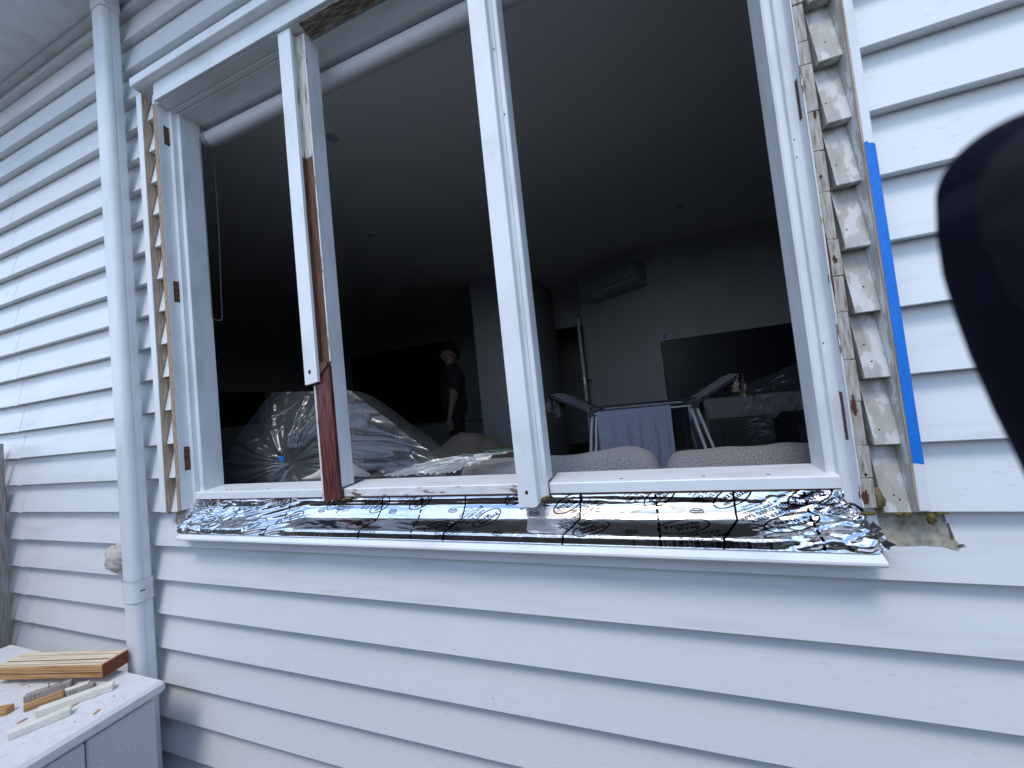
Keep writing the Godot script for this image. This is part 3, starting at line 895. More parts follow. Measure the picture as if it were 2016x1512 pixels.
		var off: float = ((r - 0.4) * amp + (r2 - 0.4) * (0.00035 + 0.0035 * e)) * edge
		off += 0.0016 * big.get_noise_2d(x * 2.6 + 40.0, v * 13.0) * smoothstep(0.08, 0.14, v) * smoothstep(0.42, 0.30, v)
		# long shallow ruck left of the right-hand end
		off += 0.0035 * exp(-pow((v - 0.30 + 0.22 * (x - 0.15)) * 14.0, 2.0)) * smoothstep(-0.25, 0.05, x) * edge
		off += 0.0022 * exp(-pow((v - 0.20 - 0.25 * (x - 0.1)) * 20.0, 2.0)) * smoothstep(-0.2, 0.1, x) * edge
		# pinched star fold
		var dx := (x + 1.44) * 9.0
		off += 0.004 * exp(-dx * dx) * sin(v * 40.0 + dx * 6.0) * edge
		# crinkled drip edge
		off += 0.0012 * fine.get_noise_2d(x * 90.0, 3.0) * smoothstep(0.8, 0.9, v) * smoothstep(-0.1, 0.3, absf(x + 0.75))
		p += nn * off
		# ends: curl in and lift
		var endl: float = smoothstep(-1.93, -1.972, x)
		var endr: float = smoothstep(0.425, 0.458, x)
		p.x -= (endl + endr) * 0.02 * smoothstep(0.2, 0.8, v)
		if x > 0.40:
			p.y += 0.006 * smoothstep(0.40, 0.458, x) * (1.0 - v)
		var xs := x
		if x > 0.38:
			xs = lerp(x, min(x, 0.405 + 0.055 * smoothstep(0.1, 0.75, v)), 0.9)
		if x < -1.90:
			xs = lerp(x, max(x, -1.925 - 0.045 * smoothstep(0.0, 0.5, v)), 0.9)
		return Vector3(xs, p.y, p.x)
	var b := MB.new()
	b.grid(620, 56, f, true)
	var o := put(b.done(), "foil_tape", m)
	tag(o, "crinkled printed silver foil flashing tape along the bottom of the window opening", "flashing tape")
	var em := MB.new()
	em.prism_z(PackedVector2Array([Vector2(0.447, 0.078), Vector2(0.468, 0.0865), Vector2(0.452, 0.096), Vector2(0.44, 0.092)]), 0.020, 0.0215)
	put(em.done(), "loose_corner", m, o)


# ---------------------------------------------------------------- things fixed to the wall outside
func make_outside_fittings():
	# masking tape
	var t := MB.new()
	t.prism_z(PackedVector2Array([Vector2(0.5128, 0.262), Vector2(0.5318, 0.259), Vector2(0.5316, 0.962), Vector2(0.527, 0.967), Vector2(0.520, 0.968), Vector2(0.5195, 0.973), Vector2(0.5130, 0.972)]), 0.0257, 0.0261)
	t.prism_z(PackedVector2Array([Vector2(0.5307, 0.262), Vector2(0.5316, 0.262), Vector2(0.5314, 0.961), Vector2(0.5307, 0.961)]), 0.008, 0.0256)
	tag(put(t.done(), "masking_tape", M.tape_blue), "long strip of blue masking tape down the edge right of the window", "tape")
	# downpipe
	var pipe := thing("downpipe", "white painted downpipe with a strap bracket, left of the window", "downpipe", Vector3(-2.211, GROUND_Y, 0.048))
	var prof := func(grow: float) -> PackedVector2Array:
		var o := PackedVector2Array()
		var hx := 0.050 + grow
		var hz := 0.033 + grow
		for c in [[1, 1, 0.026], [-1, 1, 0.026], [-1, -1, 0.010], [1, -1, 0.010]]:
			var r: float = c[2]
			var a0: float = {[1, 1]: 0.0, [-1, 1]: PI / 2, [-1, -1]: PI, [1, -1]: PI * 1.5}[[c[0], c[1]]]
			for k in 7:
				var a: float = a0 + PI / 2 * k / 6.0
				o.append(Vector2(c[0] * (hx - r) + cos(a) * r, c[1] * (hz - r) + sin(a) * r))
		# moulded crease on the side
		if grow <= 0.0:
			o.append(Vector2(hx, -0.004)); o.append(Vector2(hx - 0.003, -0.0015)); o.append(Vector2(hx - 0.003, 0.001))
		return o
	var b := MB.new()
	b.smooth(false)
	b.prism_y(prof.call(0.0), 0.02, 3.672)
	put(b.done(), "pipe", M.pipe, pipe)
	var c := MB.new()
	c.prism_y(prof.call(0.0035), 3.56, 3.67)
	put(c.done(), "collar", M.pipe, pipe)
	var br := MB.new()
	br.prism_y(prof.call(0.0028), 0.835, 0.925)
	br.prism_y(prof.call(0.0045), 0.835, 0.8385)
	br.prism_y(prof.call(0.0045), 0.9215, 0.925)
	var bro := put(br.done(), "strap_bracket", M.pipe, pipe)
	put(boxmesh(Vector3(0.048, 0.876, -0.004), Vector3(0.0532, 0.882, 0.014), 0.0008), "slot", M.crack, bro)
	# crumpled paper stuffed behind the pipe
	var rng := RandomNumberGenerator.new()
	rng.seed = 29
	var nz := noise(31, 1.0, 3)
	var rg := MB.new()
	rg.grid(26, 16, func(u: float, v: float) -> Vector3:
		var lo := TAU * u
		var la := PI * v - PI / 2
		var d := Vector3(cos(la) * cos(lo), sin(la), cos(la) * sin(lo))
		var k: float = 0.72 + 0.75 * absf(nz.get_noise_3d(d.x * 1.6, d.y * 1.6, d.z * 1.6)) + 0.20 * absf(nz.get_noise_3d(d.x * 3.0 + 9, d.y * 3.0, d.z * 3.0))
		return Vector3(-2.405, -0.058, 0.018) + d * Vector3(0.082, 0.064, 0.040) * k)
	tag(put(rg.done(), "crumpled_paper", M.rag), "crumpled beige paper wedged behind the downpipe", "paper")
	# fence running out from the wall
	var fence := thing("paling_fence", "weathered grey timber paling fence butting against the weatherboards", "fence", Vector3(-3.5, GROUND_Y, 0.0))
	for k in 16:
		var z0 := 0.012 + k * 0.112
		put(boxmesh(Vector3(0.0, 0.03, z0), Vector3(0.022, 1.59 + rng.randf_range(-0.015, 0.012), z0 + 0.106), 0.003), "paling", M.fence, fence)
	for y in [0.35, 1.25]:
		put(boxmesh(Vector3(-0.055, y, 0.0), Vector3(-0.001, y + 0.09, 1.9), 0.004), "rail", M.fence, fence)
	put(boxmesh(Vector3(-0.16, 0.0, 0.02), Vector3(-0.057, 1.55, 0.12), 0.004), "post", M.fence, fence)


func make_added_shade_fence():
	# a tall timber fence added behind the viewer, out of view: it shades the low boards and shows dark in the foil
	var o := thing("added_shade_fence", "tall dark timber fence added out of view across the yard to shade the low boards", "fence", Vector3(0, GROUND_Y, 2.9))
	var rng := RandomNumberGenerator.new()
	rng.seed = 61
	var pal := []
	for k in 4:
		pal.append(boxmesh(Vector3(0, 0.02, 0), Vector3(0.146, 1.86 + 0.008 * k, 0.02), 0.003))
	for k in 62:
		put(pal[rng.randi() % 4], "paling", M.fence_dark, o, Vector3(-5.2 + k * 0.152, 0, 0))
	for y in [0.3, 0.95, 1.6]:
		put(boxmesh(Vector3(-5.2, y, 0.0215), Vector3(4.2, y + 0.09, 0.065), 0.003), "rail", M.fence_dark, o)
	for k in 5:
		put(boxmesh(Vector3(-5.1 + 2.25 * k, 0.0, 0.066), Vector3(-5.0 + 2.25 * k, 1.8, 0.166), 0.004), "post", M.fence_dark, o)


# ---------------------------------------------------------------- storage box and offcuts
func make_storage_box():
	var o := thing("storage_box", "off-white plastic garden storage box with offcuts on its lid", "storage box", Vector3(-2.56, GROUND_Y, 0.45))
	# local: x -0.64..0.64, y 0..0.57, z -0.35..0.35
	put(boxmesh(Vector3(-0.60, 0.01, -0.325), Vector3(0.590, 0.515, 0.325), 0.02), "body", M.plastic_box, o)
	for k in 2:
		var z0: float = [-0.318, -0.1205][k]
		var z1: float = [-0.1245, 0.318][k]
		put(boxmesh(Vector3(0.588, 0.03, z0), Vector3(0.606, 0.512, z1), 0.005), "door", M.plastic_box, o)
	var lid := MB.new()
	lid.box(Vector3(-0.625, 0.518, -0.352), Vector3(0.618, 0.567, 0.352), 0.012)
	var lo := put(lid.done(), "lid", M.lid, o)
	# low raised panels on the lid
	for q in [[-0.58, -0.33, -0.05, -0.02], [-0.58, 0.0, -0.05, 0.33]]:
		put(boxmesh(Vector3(q[0], 0.565, q[1]), Vector3(q[2], 0.5705, q[3]), 0.004), "raised_panel", M.lid, lo)

func stick(called: String, label: String, a: Vector3, b: Vector3, w: float, h: float, m: Material, roll := 0.0) -> Node3D:
	# a length of timber from a to b (points on its underside axis)
	var o := thing(called, label, "offcut", a.lerp(b, 0.5), "timber offcuts on the storage box")
	var d := b - a
	o.rotation.y = -atan2(d.z, d.x)
	o.rotate_object_local(Vector3(0, 0, 1), atan2(d.y, Vector2(d.x, d.z).length()))
	if roll != 0.0:
		o.rotate_object_local(Vector3(1, 0, 0), roll)
	var L := d.length()
	put(boxmesh(Vector3(-L / 2, 0, -w / 2), Vector3(L / 2, h, w / 2), min(w, h) * 0.08), "body", m, o)
	return o

func make_offcuts():
	var y := -0.4825
	var rng := RandomNumberGenerator.new()
	rng.seed = 77
	var dust := MB.new()
	for k in 110:
		var c := Vector3(rng.randf_range(-2.75, -1.96), y + 0.0006, rng.randf_range(0.14, 0.62))
		var L := rng.randf_range(0.0012, 0.004) if k > 9 else rng.randf_range(0.006, 0.014)
		var w := L * rng.randf_range(0.15, 0.5)
		var t := Transform3D(Basis(Vector3.UP, rng.randf() * TAU), c)
		dust.box(Vector3(-L, 0, -w), Vector3(L, rng.randf_range(0.0006, 0.002), w), 0.0, t)
	var du := put(dust.done(), "sawdust", M.pine_chip)
	tag(du, "sawdust and splinters scattered over the storage box lid", "sawdust")
	du.set_meta("kind", "stuff")
	# the big block: face grain, edge and dark sawn end
	var blk := stick("timber_block", "thick sawn pine block with a dark angled end, on top of smaller offcuts", Vector3(-2.72, y + 0.024, 0.255), Vector3(-2.20, y + 0.024, 0.135), 0.094, 0.052, M.pine)
	put(boxmesh(Vector3(-0.262, 0.0515, -0.0455), Vector3(0.258, 0.0532, 0.0455)), "top_face", M.pine_face, blk)
	put(boxmesh(Vector3(0.2645, 0.001, -0.0462), Vector3(0.2685, 0.051, 0.0462)), "sawn_end", M.pine_end, blk)
	for q in [[0.010, 0.0145], [-0.022, -0.0205], [0.034, 0.0355]]:
		put(boxmesh(Vector3(-0.25, 0.0525, q[0]), Vector3(0.25, 0.0538, q[1])), "saw_line", M.brown_v, blk)
	put(boxmesh(Vector3(-0.258, 0.022, 0.0465), Vector3(0.258, 0.0245, 0.0476)), "joint_line", M.brown_v, blk)
	for q in [-0.21, -0.04]:
		var n := MB.new()
		n.tube([Vector3(q, 0.004, 0.036), Vector3(q + 0.002, -0.020, 0.037)], 0.0019, 8)
		put(n.done(), "nail", M.steel, blk)
	stick("cream_batten", "cream painted batten lying along the front edge of the box lid", Vector3(-2.165, y, 0.428), Vector3(-2.098, y, 0.305), 0.030, 0.024, M.cream_stick)
	stick("cream_batten", "cream painted batten half under the pine block", Vector3(-2.225, y, 0.345), Vector3(-2.105, y, 0.185), 0.034, 0.024, M.cream_stick)
	stick("pine_offcut", "short orange pine offcut against the cream batten", Vector3(-2.315, y + 0.002, 0.345), Vector3(-2.262, y + 0.002, 0.262), 0.018, 0.024, M.pine)
	var sp := stick("split_offcut", "grey split offcut with nails under the pine block", Vector3(-2.40, y, 0.315), Vector3(-2.325, y, 0.215), 0.030, 0.024, M.fence)
	for q in [0.0, 0.03]:
		var n := MB.new()
		n.tube([Vector3(q, 0.02, 0.003), Vector3(q + 0.001, 0.043, 0.004)], 0.0016, 8)
		put(n.done(), "nail", M.steel, sp)
	stick("white_offcut", "small white painted offcut under the pine block", Vector3(-2.30, y, 0.285), Vector3(-2.24, y, 0.20), 0.022, 0.018, M.cream_stick)
	stick("split_offcut", "brown splintered offcut beside the white one", Vector3(-2.262, y, 0.255), Vector3(-2.215, y, 0.195), 0.022, 0.016, M.fence)
	stick("small_offcut", "small broken brown offcut at the far side of the lid", Vector3(-2.43, y, 0.395), Vector3(-2.37, y, 0.36), 0.030, 0.024, M.pine)


# ---------------------------------------------------------------- indoors: the shell
func wall_seg(a: Vector2, b: Vector2, y0: float, y1: float, th := 0.09):
	# a wall from a to b in (x, z), thickness away from the room on the left of a->b
	var m := MB.new()
	var d := (b - a).normalized()
	var n := Vector2(d.y, -d.x) * th
	m.prism_y(PackedVector2Array([a, b, b + n, a + n]), y0, y1)
	struct(m.done(), "interior_wall", M.wall_in)

func make_room():
	struct(boxmesh(Vector3(-7.0, FLOOR_Y - 0.25, -6.3), Vector3(3.2, FLOOR_Y, -0.161)), "interior_floor", M.floor_in)
	struct(boxmesh(Vector3(-7.0, CEIL_Y, -6.3), Vector3(3.2, CEIL_Y + 0.12, -0.161)), "ceiling", M.ceil_in)
	var F := FLOOR_Y
	var C := CEIL_Y
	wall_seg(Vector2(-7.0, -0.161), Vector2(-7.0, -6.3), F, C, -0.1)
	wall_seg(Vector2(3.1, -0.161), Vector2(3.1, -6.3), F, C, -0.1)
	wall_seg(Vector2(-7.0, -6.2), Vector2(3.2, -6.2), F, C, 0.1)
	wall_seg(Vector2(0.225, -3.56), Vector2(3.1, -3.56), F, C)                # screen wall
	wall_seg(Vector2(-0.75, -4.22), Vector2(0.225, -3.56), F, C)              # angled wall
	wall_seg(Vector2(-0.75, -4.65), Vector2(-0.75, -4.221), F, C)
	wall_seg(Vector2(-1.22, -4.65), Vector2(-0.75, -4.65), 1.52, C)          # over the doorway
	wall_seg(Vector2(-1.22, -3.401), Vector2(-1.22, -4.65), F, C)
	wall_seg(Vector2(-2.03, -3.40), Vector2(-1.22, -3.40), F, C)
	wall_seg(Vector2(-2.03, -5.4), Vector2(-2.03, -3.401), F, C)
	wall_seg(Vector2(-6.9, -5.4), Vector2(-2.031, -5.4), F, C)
	# ends and bottom of the house so that daylight enters only by the window
	struct(boxmesh(Vector3(-7.2, GROUND_Y, -6.5), Vector3(-7.0, 2.75, -0.17)), "end_wall", M.board)
	struct(boxmesh(Vector3(3.2, GROUND_Y, -6.5), Vector3(3.4, 2.75, -0.17)), "end_wall", M.board)
	struct(boxmesh(Vector3(-7.2, GROUND_Y, -0.17), Vector3(-4.6, 2.75, -0.10)), "end_wall", M.board)
	struct(boxmesh(Vector3(-7.2, GROUND_Y, -6.6), Vector3(3.4, 2.75, -6.5)), "end_wall", M.board)
	struct(boxmesh(Vector3(-150, GROUND_Y - 0.3, -150), Vector3(150, GROUND_Y, 150)), "ground", M.ground)

func make_blind():
	var o := thing("roller_blind", "rolled up pale roller blind with a bead chain behind the window head", "blind", Vector3(-1.925, 1.94, -0.192))
	var b := MB.new()
	b.tube([Vector3(0.028, 0, 0), Vector3(2.29, 0, 0)], 0.036, 28)
	put(b.done(), "roll", M.blind, o)
	var c := MB.new()
	c.tube([Vector3(0.002, 0, 0), Vector3(0.012, 0, 0)], 0.040, 28)
	c.tube([Vector3(0.014, 0, 0), Vector3(0.026, 0, 0)], 0.0385, 28)
	put(c.done(), "end_cap", M.white_in, o)
	put(boxmesh(Vector3(-0.0005, -0.03, -0.03), Vector3(0.0015, 0.052, 0.03)), "bracket", M.white_in, o)
	# bead chain: a narrow loop hanging from the end cap
	var ch := MB.new()
	var bead := 0.0033
	var y := -0.02
	while y > -0.90:
		ch.ball(Vector3(0.008, y, 0.044 + 0.003 * sin(y * 3.0)), Vector3(bead, bead, bead), 6)
		ch.ball(Vector3(0.010, y - 0.003, -0.016 + 0.012 * smoothstep(-0.4, -0.9, y)), Vector3(bead, bead, bead), 6)
		y -= 0.0095
	for k in 7:
		var a := PI * (k + 0.5) / 7.0
		ch.ball(Vector3(0.009, -0.90 - sin(a) * 0.02, 0.020 + cos(a) * 0.024), Vector3(bead, bead, bead), 6)
	put(ch.done(), "bead_chain", M.chain, o)

func make_sofa():
	var sofa := thing("sofa", "grey tweed sofa backed against the window sill", "sofa", Vector3(0.15, FLOOR_Y, -0.62))
	# local: x -0.9..1.1, z -0.4..0.4 (back towards the window)
	put(boxmesh(Vector3(-0.88, 0.10, -0.42), Vector3(1.2, 0.40, 0.36), 0.03), "base", M.tweed, sofa)
	put(boxmesh(Vector3(-0.88, 0.12, 0.30), Vector3(1.2, 0.60, 0.40), 0.03), "back_frame", M.tweed, sofa)
	put(boxmesh(Vector3(1.2, 0.10, -0.42), Vector3(1.38, 0.56, 0.40), 0.04), "arm", M.tweed, sofa)
	for x in [-0.80, 1.28]:
		for z in [-0.36, 0.34]:
			put(boxmesh(Vector3(x - 0.03, 0.0, z - 0.03), Vector3(x + 0.03, 0.10, z + 0.03)), "foot", M.black, sofa)
	for k in 2:
		put(boxmesh(Vector3([-0.86, 0.17][k], 0.40, -0.44), Vector3([0.16, 1.19][k], 0.52, 0.10), 0.05), "seat_cushion", M.tweed, sofa)
	for k in 2:
		var x0: float = [-0.93, -0.130][k]
		var x1: float = [-0.132, 1.18][k]
		var nz := noise(301 + k, 1.0, 2)
		var cu := MB.new()
		cu.grid(72, 40, func(u: float, v: float) -> Vector3:
			var a := TAU * v
			var cx: float = lerp(-1.0, 1.0, u)
			# pillow outline: round in section, closing at the ends
			var en: float = pow(maxf(0.0, 1.0 - pow(absf(cx), 26.0)), 0.42)
			var ca := cos(a)
			var sa := sin(a)
			var hz: float = 0.088 * sign(ca) * pow(absf(ca), 0.75)
			var hy: float = 0.20 * sign(sa) * pow(absf(sa), 0.72)
			var crown := 0.0
			if k == 0:
				crown = 0.020 * exp(-pow((cx - 0.66) / 0.26, 2.0)) - 0.004 * (1.0 - cx) * 0.5
			else:
				crown = 0.008 * (cx + 0.3)
			var p := Vector3(lerp(x0, x1, u), 0.503 + hy * en + crown * maxf(0.0, sa), 0.235 + hz * en)
			p += Vector3(0, 1, 0.4) * nz.get_noise_2d(p.x * 6.0, a) * 0.006
			return p)
		put(cu.done(), "back_cushion", M.tweed, sofa)

func make_rack():
	var z0 := -1.30
	var o := thing("drying_rack", "folding laundry rack with raised wings behind the sofa", "drying rack", Vector3(-0.05, FLOOR_Y, -1.60))
	var T := func(x: float, y: float, z: float) -> Vector3: return Vector3(x + 0.05, y - FLOOR_Y, z + 1.60)
	for z in [z0, -1.90]:
		var b := MB.new()
		b.tube([T.call(-0.345, 0.368, z), T.call(0.246, 0.368, z)], 0.0075, 10)
		put(b.done(), "end_bar", M.rack_dark, o)
		var c := MB.new()
		c.tube([T.call(-0.335, 0.350, z + 0.004), T.call(0.236, 0.352, z + 0.004)], 0.0045, 8)
		put(c.done(), "end_rail", M.rack, o)
		for s in [[-0.345, 0.353, -0.585, 0.485], [0.246, 0.354, 0.482, 0.488]]:
			var h := MB.new()
			h.tube([T.call(s[0], s[1], z - 0.014), T.call(s[0], s[1], z + 0.014)], 0.021, 18)
			put(h.done(), "hub", M.rack_dark, o)
			var a := MB.new()
			a.tube([T.call(s[0], s[1], z), T.call(lerp(s[0], s[2], 0.5), lerp(s[1], s[3], 0.53), z), T.call(s[2], s[3], z)], 0.0075, 8)
			put(a.done(), "wing_arm", M.rack_dark, o)
		for s in [[-0.335, -0.455], [-0.31, -0.40], [0.225, 0.385], [0.255, 0.45]]:
			var l := MB.new()
			l.tube([T.call(s[0], 0.335, z), T.call(s[1], FLOOR_Y + 0.006, z + (0.05 if z == z0 else -0.05))], 0.0082, 10)
			put(l.done(), "leg", M.rack, o)
	for s in [[-0.585, 0.485], [0.482, 0.488], [-0.47, 0.424], [0.37, 0.424], [-0.2, 0.352], [-0.05, 0.352], [0.1, 0.352]]:
		var r := MB.new()
		r.tube([T.call(s[0], s[1], z0), T.call(s[0], s[1], -1.90)], 0.004, 8)
		put(r.done(), "rod", M.rack, o)
	# laundry, each piece a thing
	var hang := func(called: String, label: String, m: Material, top: Array, drop: float, depth: float, sd: int, taper := 0.0):
		var nz := noise(sd, 1.0, 3)
		var b := MB.new()
		var A: Vector3 = top[0]
		var B: Vector3 = top[1]
		var across := (B - A).cross(Vector3.UP).normalized()
		b.grid(56, 48, func(u: float, v: float) -> Vector3:
			# over the bar: back flap, bend, front flap
			var w := v * 2.0 - 1.0
			var p := A.lerp(B, u)
			var fall: float = maxf(0.0, absf(w) - 0.03) * drop * (1.0 if w > 0.0 else 0.72)
			var ripple := sin(u * 19.0 + nz.get_noise_2d(u * 3.0, 1.0) * 4.0) * 0.010 + nz.get_noise_2d(u * 8.0, w * 4.0) * 0.012
			var k: float = smoothstep(0.0, 0.5, absf(w))
			p += Vector3.DOWN * fall
			p += across * ((0.011 + ripple * k + depth * k) * sign(w))
			p += (B - A) * ((u - 0.5) * -taper * absf(w))
			p.y += 0.008 * exp(-w * w * 300.0)
			return p)
		var node := put(b.done(), called, m)
		tag(node, label, "laundry", "laundry on the drying rack")
	hang.call("towel", "large blue-grey towel hanging from the front bar of the laundry rack", M.towel, [Vector3(-0.305, 0.357, z0 + 0.004), Vector3(0.115, 0.362, z0 + 0.004)], 0.40, 0.012, 401, 0.02)
	hang.call("face_cloth", "pale face cloth over the tip of the rack wing near the doorway", M.cloth_grey, [Vector3(-0.586, 0.492, z0 + 0.03), Vector3(-0.586, 0.492, z0 - 0.26)], 0.15, 0.010, 403, 0.0)
	hang.call("hand_towel", "beige hand towel over the tip of the rack wing below the screen", M.cloth_beige, [Vector3(0.483, 0.496, z0 + 0.03), Vector3(0.483, 0.496, z0 - 0.30)], 0.13, 0.012, 405, 0.0)
	hang.call("tea_towel", "grey tea towel hanging beside the rack hub under the screen", M.cloth_grey, [Vector3(0.285, 0.375, z0 - 0.05), Vector3(0.285, 0.375, z0 - 0.42)], 0.20, 0.012, 407, 0.0)
	hang.call("dark_garment", "dark brown garment hanging next to the blue-grey towel", M.cloth_dark, [Vector3(0.12, 0.352, z0 - 0.10), Vector3(0.215, 0.352, z0 - 0.10)], 0.26, 0.015, 409, 0.0)
	# cloths lying along the wings
	for s in [[-0.365, 0.372, -0.575, 0.492, "tea_towel", "light grey cloth laid along the rack wing near the doorway", M.cloth_grey, 411], [0.268, 0.378, 0.475, 0.496, "tea_towel", "grey cloth laid along the rack wing below the screen", M.cloth_grey, 413]]:
		var nz := noise(s[7], 1.0, 2)
		var b := MB.new()
		b.grid(30, 24, func(u: float, v: float) -> Vector3:
			return Vector3(lerp(s[0], s[2], u), lerp(s[1], s[3], u) + 0.004 + 0.010 * sin(PI * v) + 0.006 * nz.get_noise_2d(u * 6.0, v * 6.0), lerp(z0 + 0.012, z0 - 0.42, v)))
		tag(put(b.done(), s[4], s[6]), s[5], "laundry", "laundry on the drying rack")

func make_plastic():
	# sheet over an armchair behind the left light: a draped tent with folds running to a taped point
	var nz := noise(501, 1.0, 2)
	var pin := Vector2(0.33, 0.70)
	var sheet := thing("dust_sheet", "clear polythene dust sheet draped over furniture, pinched with blue tape", "dust sheet")
	var TL := Vector3(-2.02, 0.675, -0.52)
	var TR := Vector3(-1.46, 0.625, -0.52)
	var RR := Vector3(-0.86, 0.235, -0.40)
	var BL := Vector3(-2.22, 0.13, -0.38)
	var b := MB.new()
	b.grid(220, 150, func(u: float, v: float) -> Vector3:
		var top: Vector3
		if u < 0.5:
			top = TL.lerp(TR, u / 0.5)
		else:
			top = TR.lerp(RR, (u - 0.5) / 0.5)
		var bot := Vector3(lerp(-2.24, -0.80, u), 0.13, -0.30)
		var p := top.lerp(bot, v)
		p.z += 0.05 * sin(PI * v) * (1.0 - 0.6 * u)
		var d := Vector2((u - pin.x) * 1.6, v - pin.y)
		var r := d.length()
		var an := d.angle()
		var folds := pow(maxf(0.0, 1.0 - absf(nz.get_noise_2d(an * 2.4 + 7.0, 0.6 + r * 0.12)) * 2.2), 1.5) * 0.034 * smoothstep(0.02, 0.35, r) * exp(-r * 0.9) * (1.15 - 0.85 * smoothstep(0.42, 0.58, u))
		var crin := pow(maxf(0.0, 1.0 - absf(nz.get_noise_2d(u * 3.6 + v * 1.8, v * 2.2)) * 2.2), 2.0) * 0.010
		p.z += folds + crin - 0.028 * exp(-r * r * 90.0)
		p.y += crin * 0.4
		return p)
	put(b.done(), "front_fall", M.poly, sheet)
	var c := MB.new()
	c.grid(60, 30, func(u: float, v: float) -> Vector3:
		var top: Vector3
		if u < 0.5:
			top = TL.lerp(TR, u / 0.5)
		else:
			top = TR.lerp(RR, (u - 0.5) / 0.5)
		var p := top + Vector3(-0.05 * v, -0.02 * v - 0.25 * v * v, -0.55 * v)
		p.y += nz.get_noise_2d(u * 10.0, v * 6.0 + 30.0) * 0.012 * v
		return p)
	put(c.done(), "back_fall", M.poly, sheet)
	var t := MB.new()
	t.prism_z(PackedVector2Array([Vector2(-1.764, 0.326), Vector2(-1.742, 0.331), Vector2(-1.726, 0.322), Vector2(-1.742, 0.302), Vector2(-1.752, 0.300), Vector2(-1.758, 0.312)]), -0.318, -0.316)
	put(t.done(), "tape_tab", M.tape_blue, sheet)
	# the armchair below it
	var ch := thing("armchair", "dark armchair hidden beneath the clear dust sheet", "armchair", Vector3(-1.72, FLOOR_Y, -0.80))
	put(boxmesh(Vector3(-0.36, 0.12, -0.36), Vector3(0.36, 0.42, 0.30), 0.05), "seat", M.cloth_dark, ch)
	put(boxmesh(Vector3(-0.34, 0.30, 0.16), Vector3(0.24, 1.02, 0.24), 0.035), "back", M.cloth_dark, ch)
	for s in [-1, 1]:
		put(boxmesh(Vector3(0.36 * s - 0.06, 0.12, -0.36), Vector3(0.36 * s + 0.06, 0.58, 0.22), 0.055), "arm", M.cloth_dark, ch)
		for z in [-0.3, 0.2]:
			put(boxmesh(Vector3(0.32 * s - 0.02, 0.0, z - 0.02), Vector3(0.32 * s + 0.02, 0.12, z + 0.02)), "leg", M.black, ch)
	# milky plastic bag with green print, over the sill end of the sofa
	var bag := MB.new()
	var q := [Vector3(-0.72, 0.278, -0.30), Vector3(-0.50, 0.283, -0.33), Vector3(-0.70, 0.237, -0.17), Vector3(-1.02, 0.236, -0.17)]
	bag.grid(60, 40, func(u: float, v: float) -> Vector3:
		var p: Vector3 = q[0].lerp(q[1], u).lerp(q[3].lerp(q[2], u), v)
		p.y += 0.012 * sin(PI * v) + (1.0 - absf(nz.get_noise_2d((u + v * 0.6) * 7.0, v * 1.5)) * 2.0) * 0.010
		return p)
	var bo := put(bag.done(), "plastic_bag", M.poly_milky)
	tag(bo, "milky plastic bag with green print lying over the sill end of the grey sofa", "bag")
	var gp := MB.new()
	for k in 6:
		var u := 0.22 + 0.06 * k
		var p: Vector3 = q[0].lerp(q[1], u).lerp(q[3].lerp(q[2], u), 0.16 + 0.02 * k)
		gp.box(p + Vector3(-0.004, 0.022, 0.0), p + Vector3(0.005, 0.023, 0.016))
	for k in 3:
		var p: Vector3 = q[0].lerp(q[1], 0.62 + 0.1 * k).lerp(q[3].lerp(q[2], 0.62), 0.10)
		gp.box(p + Vector3(-0.03, 0.020, 0.0), p + Vector3(0.05, 0.021, 0.006), 0.0)
	put(gp.done(), "green_print", M.green_print, bo)
	# dark blanket heaped behind
	var bl := MB.new()
	bl.grid(60, 30, func(u: float, v: float) -> Vector3:
		var x: float = lerp(-1.45, -0.62, u)
		var hgt: float = 0.17 * exp(-pow((u - 0.66) / 0.30, 2.0)) + 0.05
		var p := Vector3(x, 0.12 + hgt * sin(PI * clamp(v, 0.0, 1.0)) + nz.get_noise_2d(u * 7.0, v * 5.0) * 0.02, lerp(-0.50, -0.95, v))
		return p)
	bl.box(Vector3(-1.30, FLOOR_Y, -0.90), Vector3(-0.80, 0.10, -0.58), 0.05)
	tag(put(bl.done(), "blanket_heap", M.blanket), "dark blanket heaped on a stool beside the grey sofa", "blanket")
	# folded cream cloth on the inner sill
	var cc := MB.new()
	cc.grid(48, 30, func(u: float, v: float) -> Vector3:
		var a := TAU * v
		var prof: float = pow(maxf(0.0, sin(PI * clampf(u, 0.002, 0.998))), 0.42)
		var hgt: float = 0.011 + 0.030 * exp(-pow((u - 0.55) / 0.24, 2.0))
		var s := sin(a)
		var p := Vector3(lerp(-1.475, -1.115, u), 0.2335 + (hgt * (1.0 + s) if true else 0.0) * prof, -0.205 + cos(a) * 0.055 * prof)
		p.y += 0.004 * nz.get_noise_2d(u * 9.0, a) * maxf(0.0, s)
		return p)
	tag(put(cc.done(), "folded_cloth", M.cream), "folded cream cloth lying on the inner sill behind the red-footed mullion", "cloth")
	# second polythene sheet over the low unit under the screen
	var s2 := MB.new()
	s2.grid(50, 60, func(u: float, v: float) -> Vector3:
		var p := Vector3(lerp(0.70, 1.55, u), lerp(0.52 * (0.35 + 0.65 * u) + 0.18, -0.05 + 0.18 * u, v), lerp(-2.75, -2.35, v))
		var k := (1.0 - absf(nz.get_noise_2d(u * 6.0 + v * 3.0, v * 4.0)) * 2.0) * 0.05
		return p + Vector3(k, k * 0.3, k))
	tag(put(s2.done(), "dust_sheet", M.poly), "clear polythene sheet hanging over the low unit below the large screen", "dust sheet")

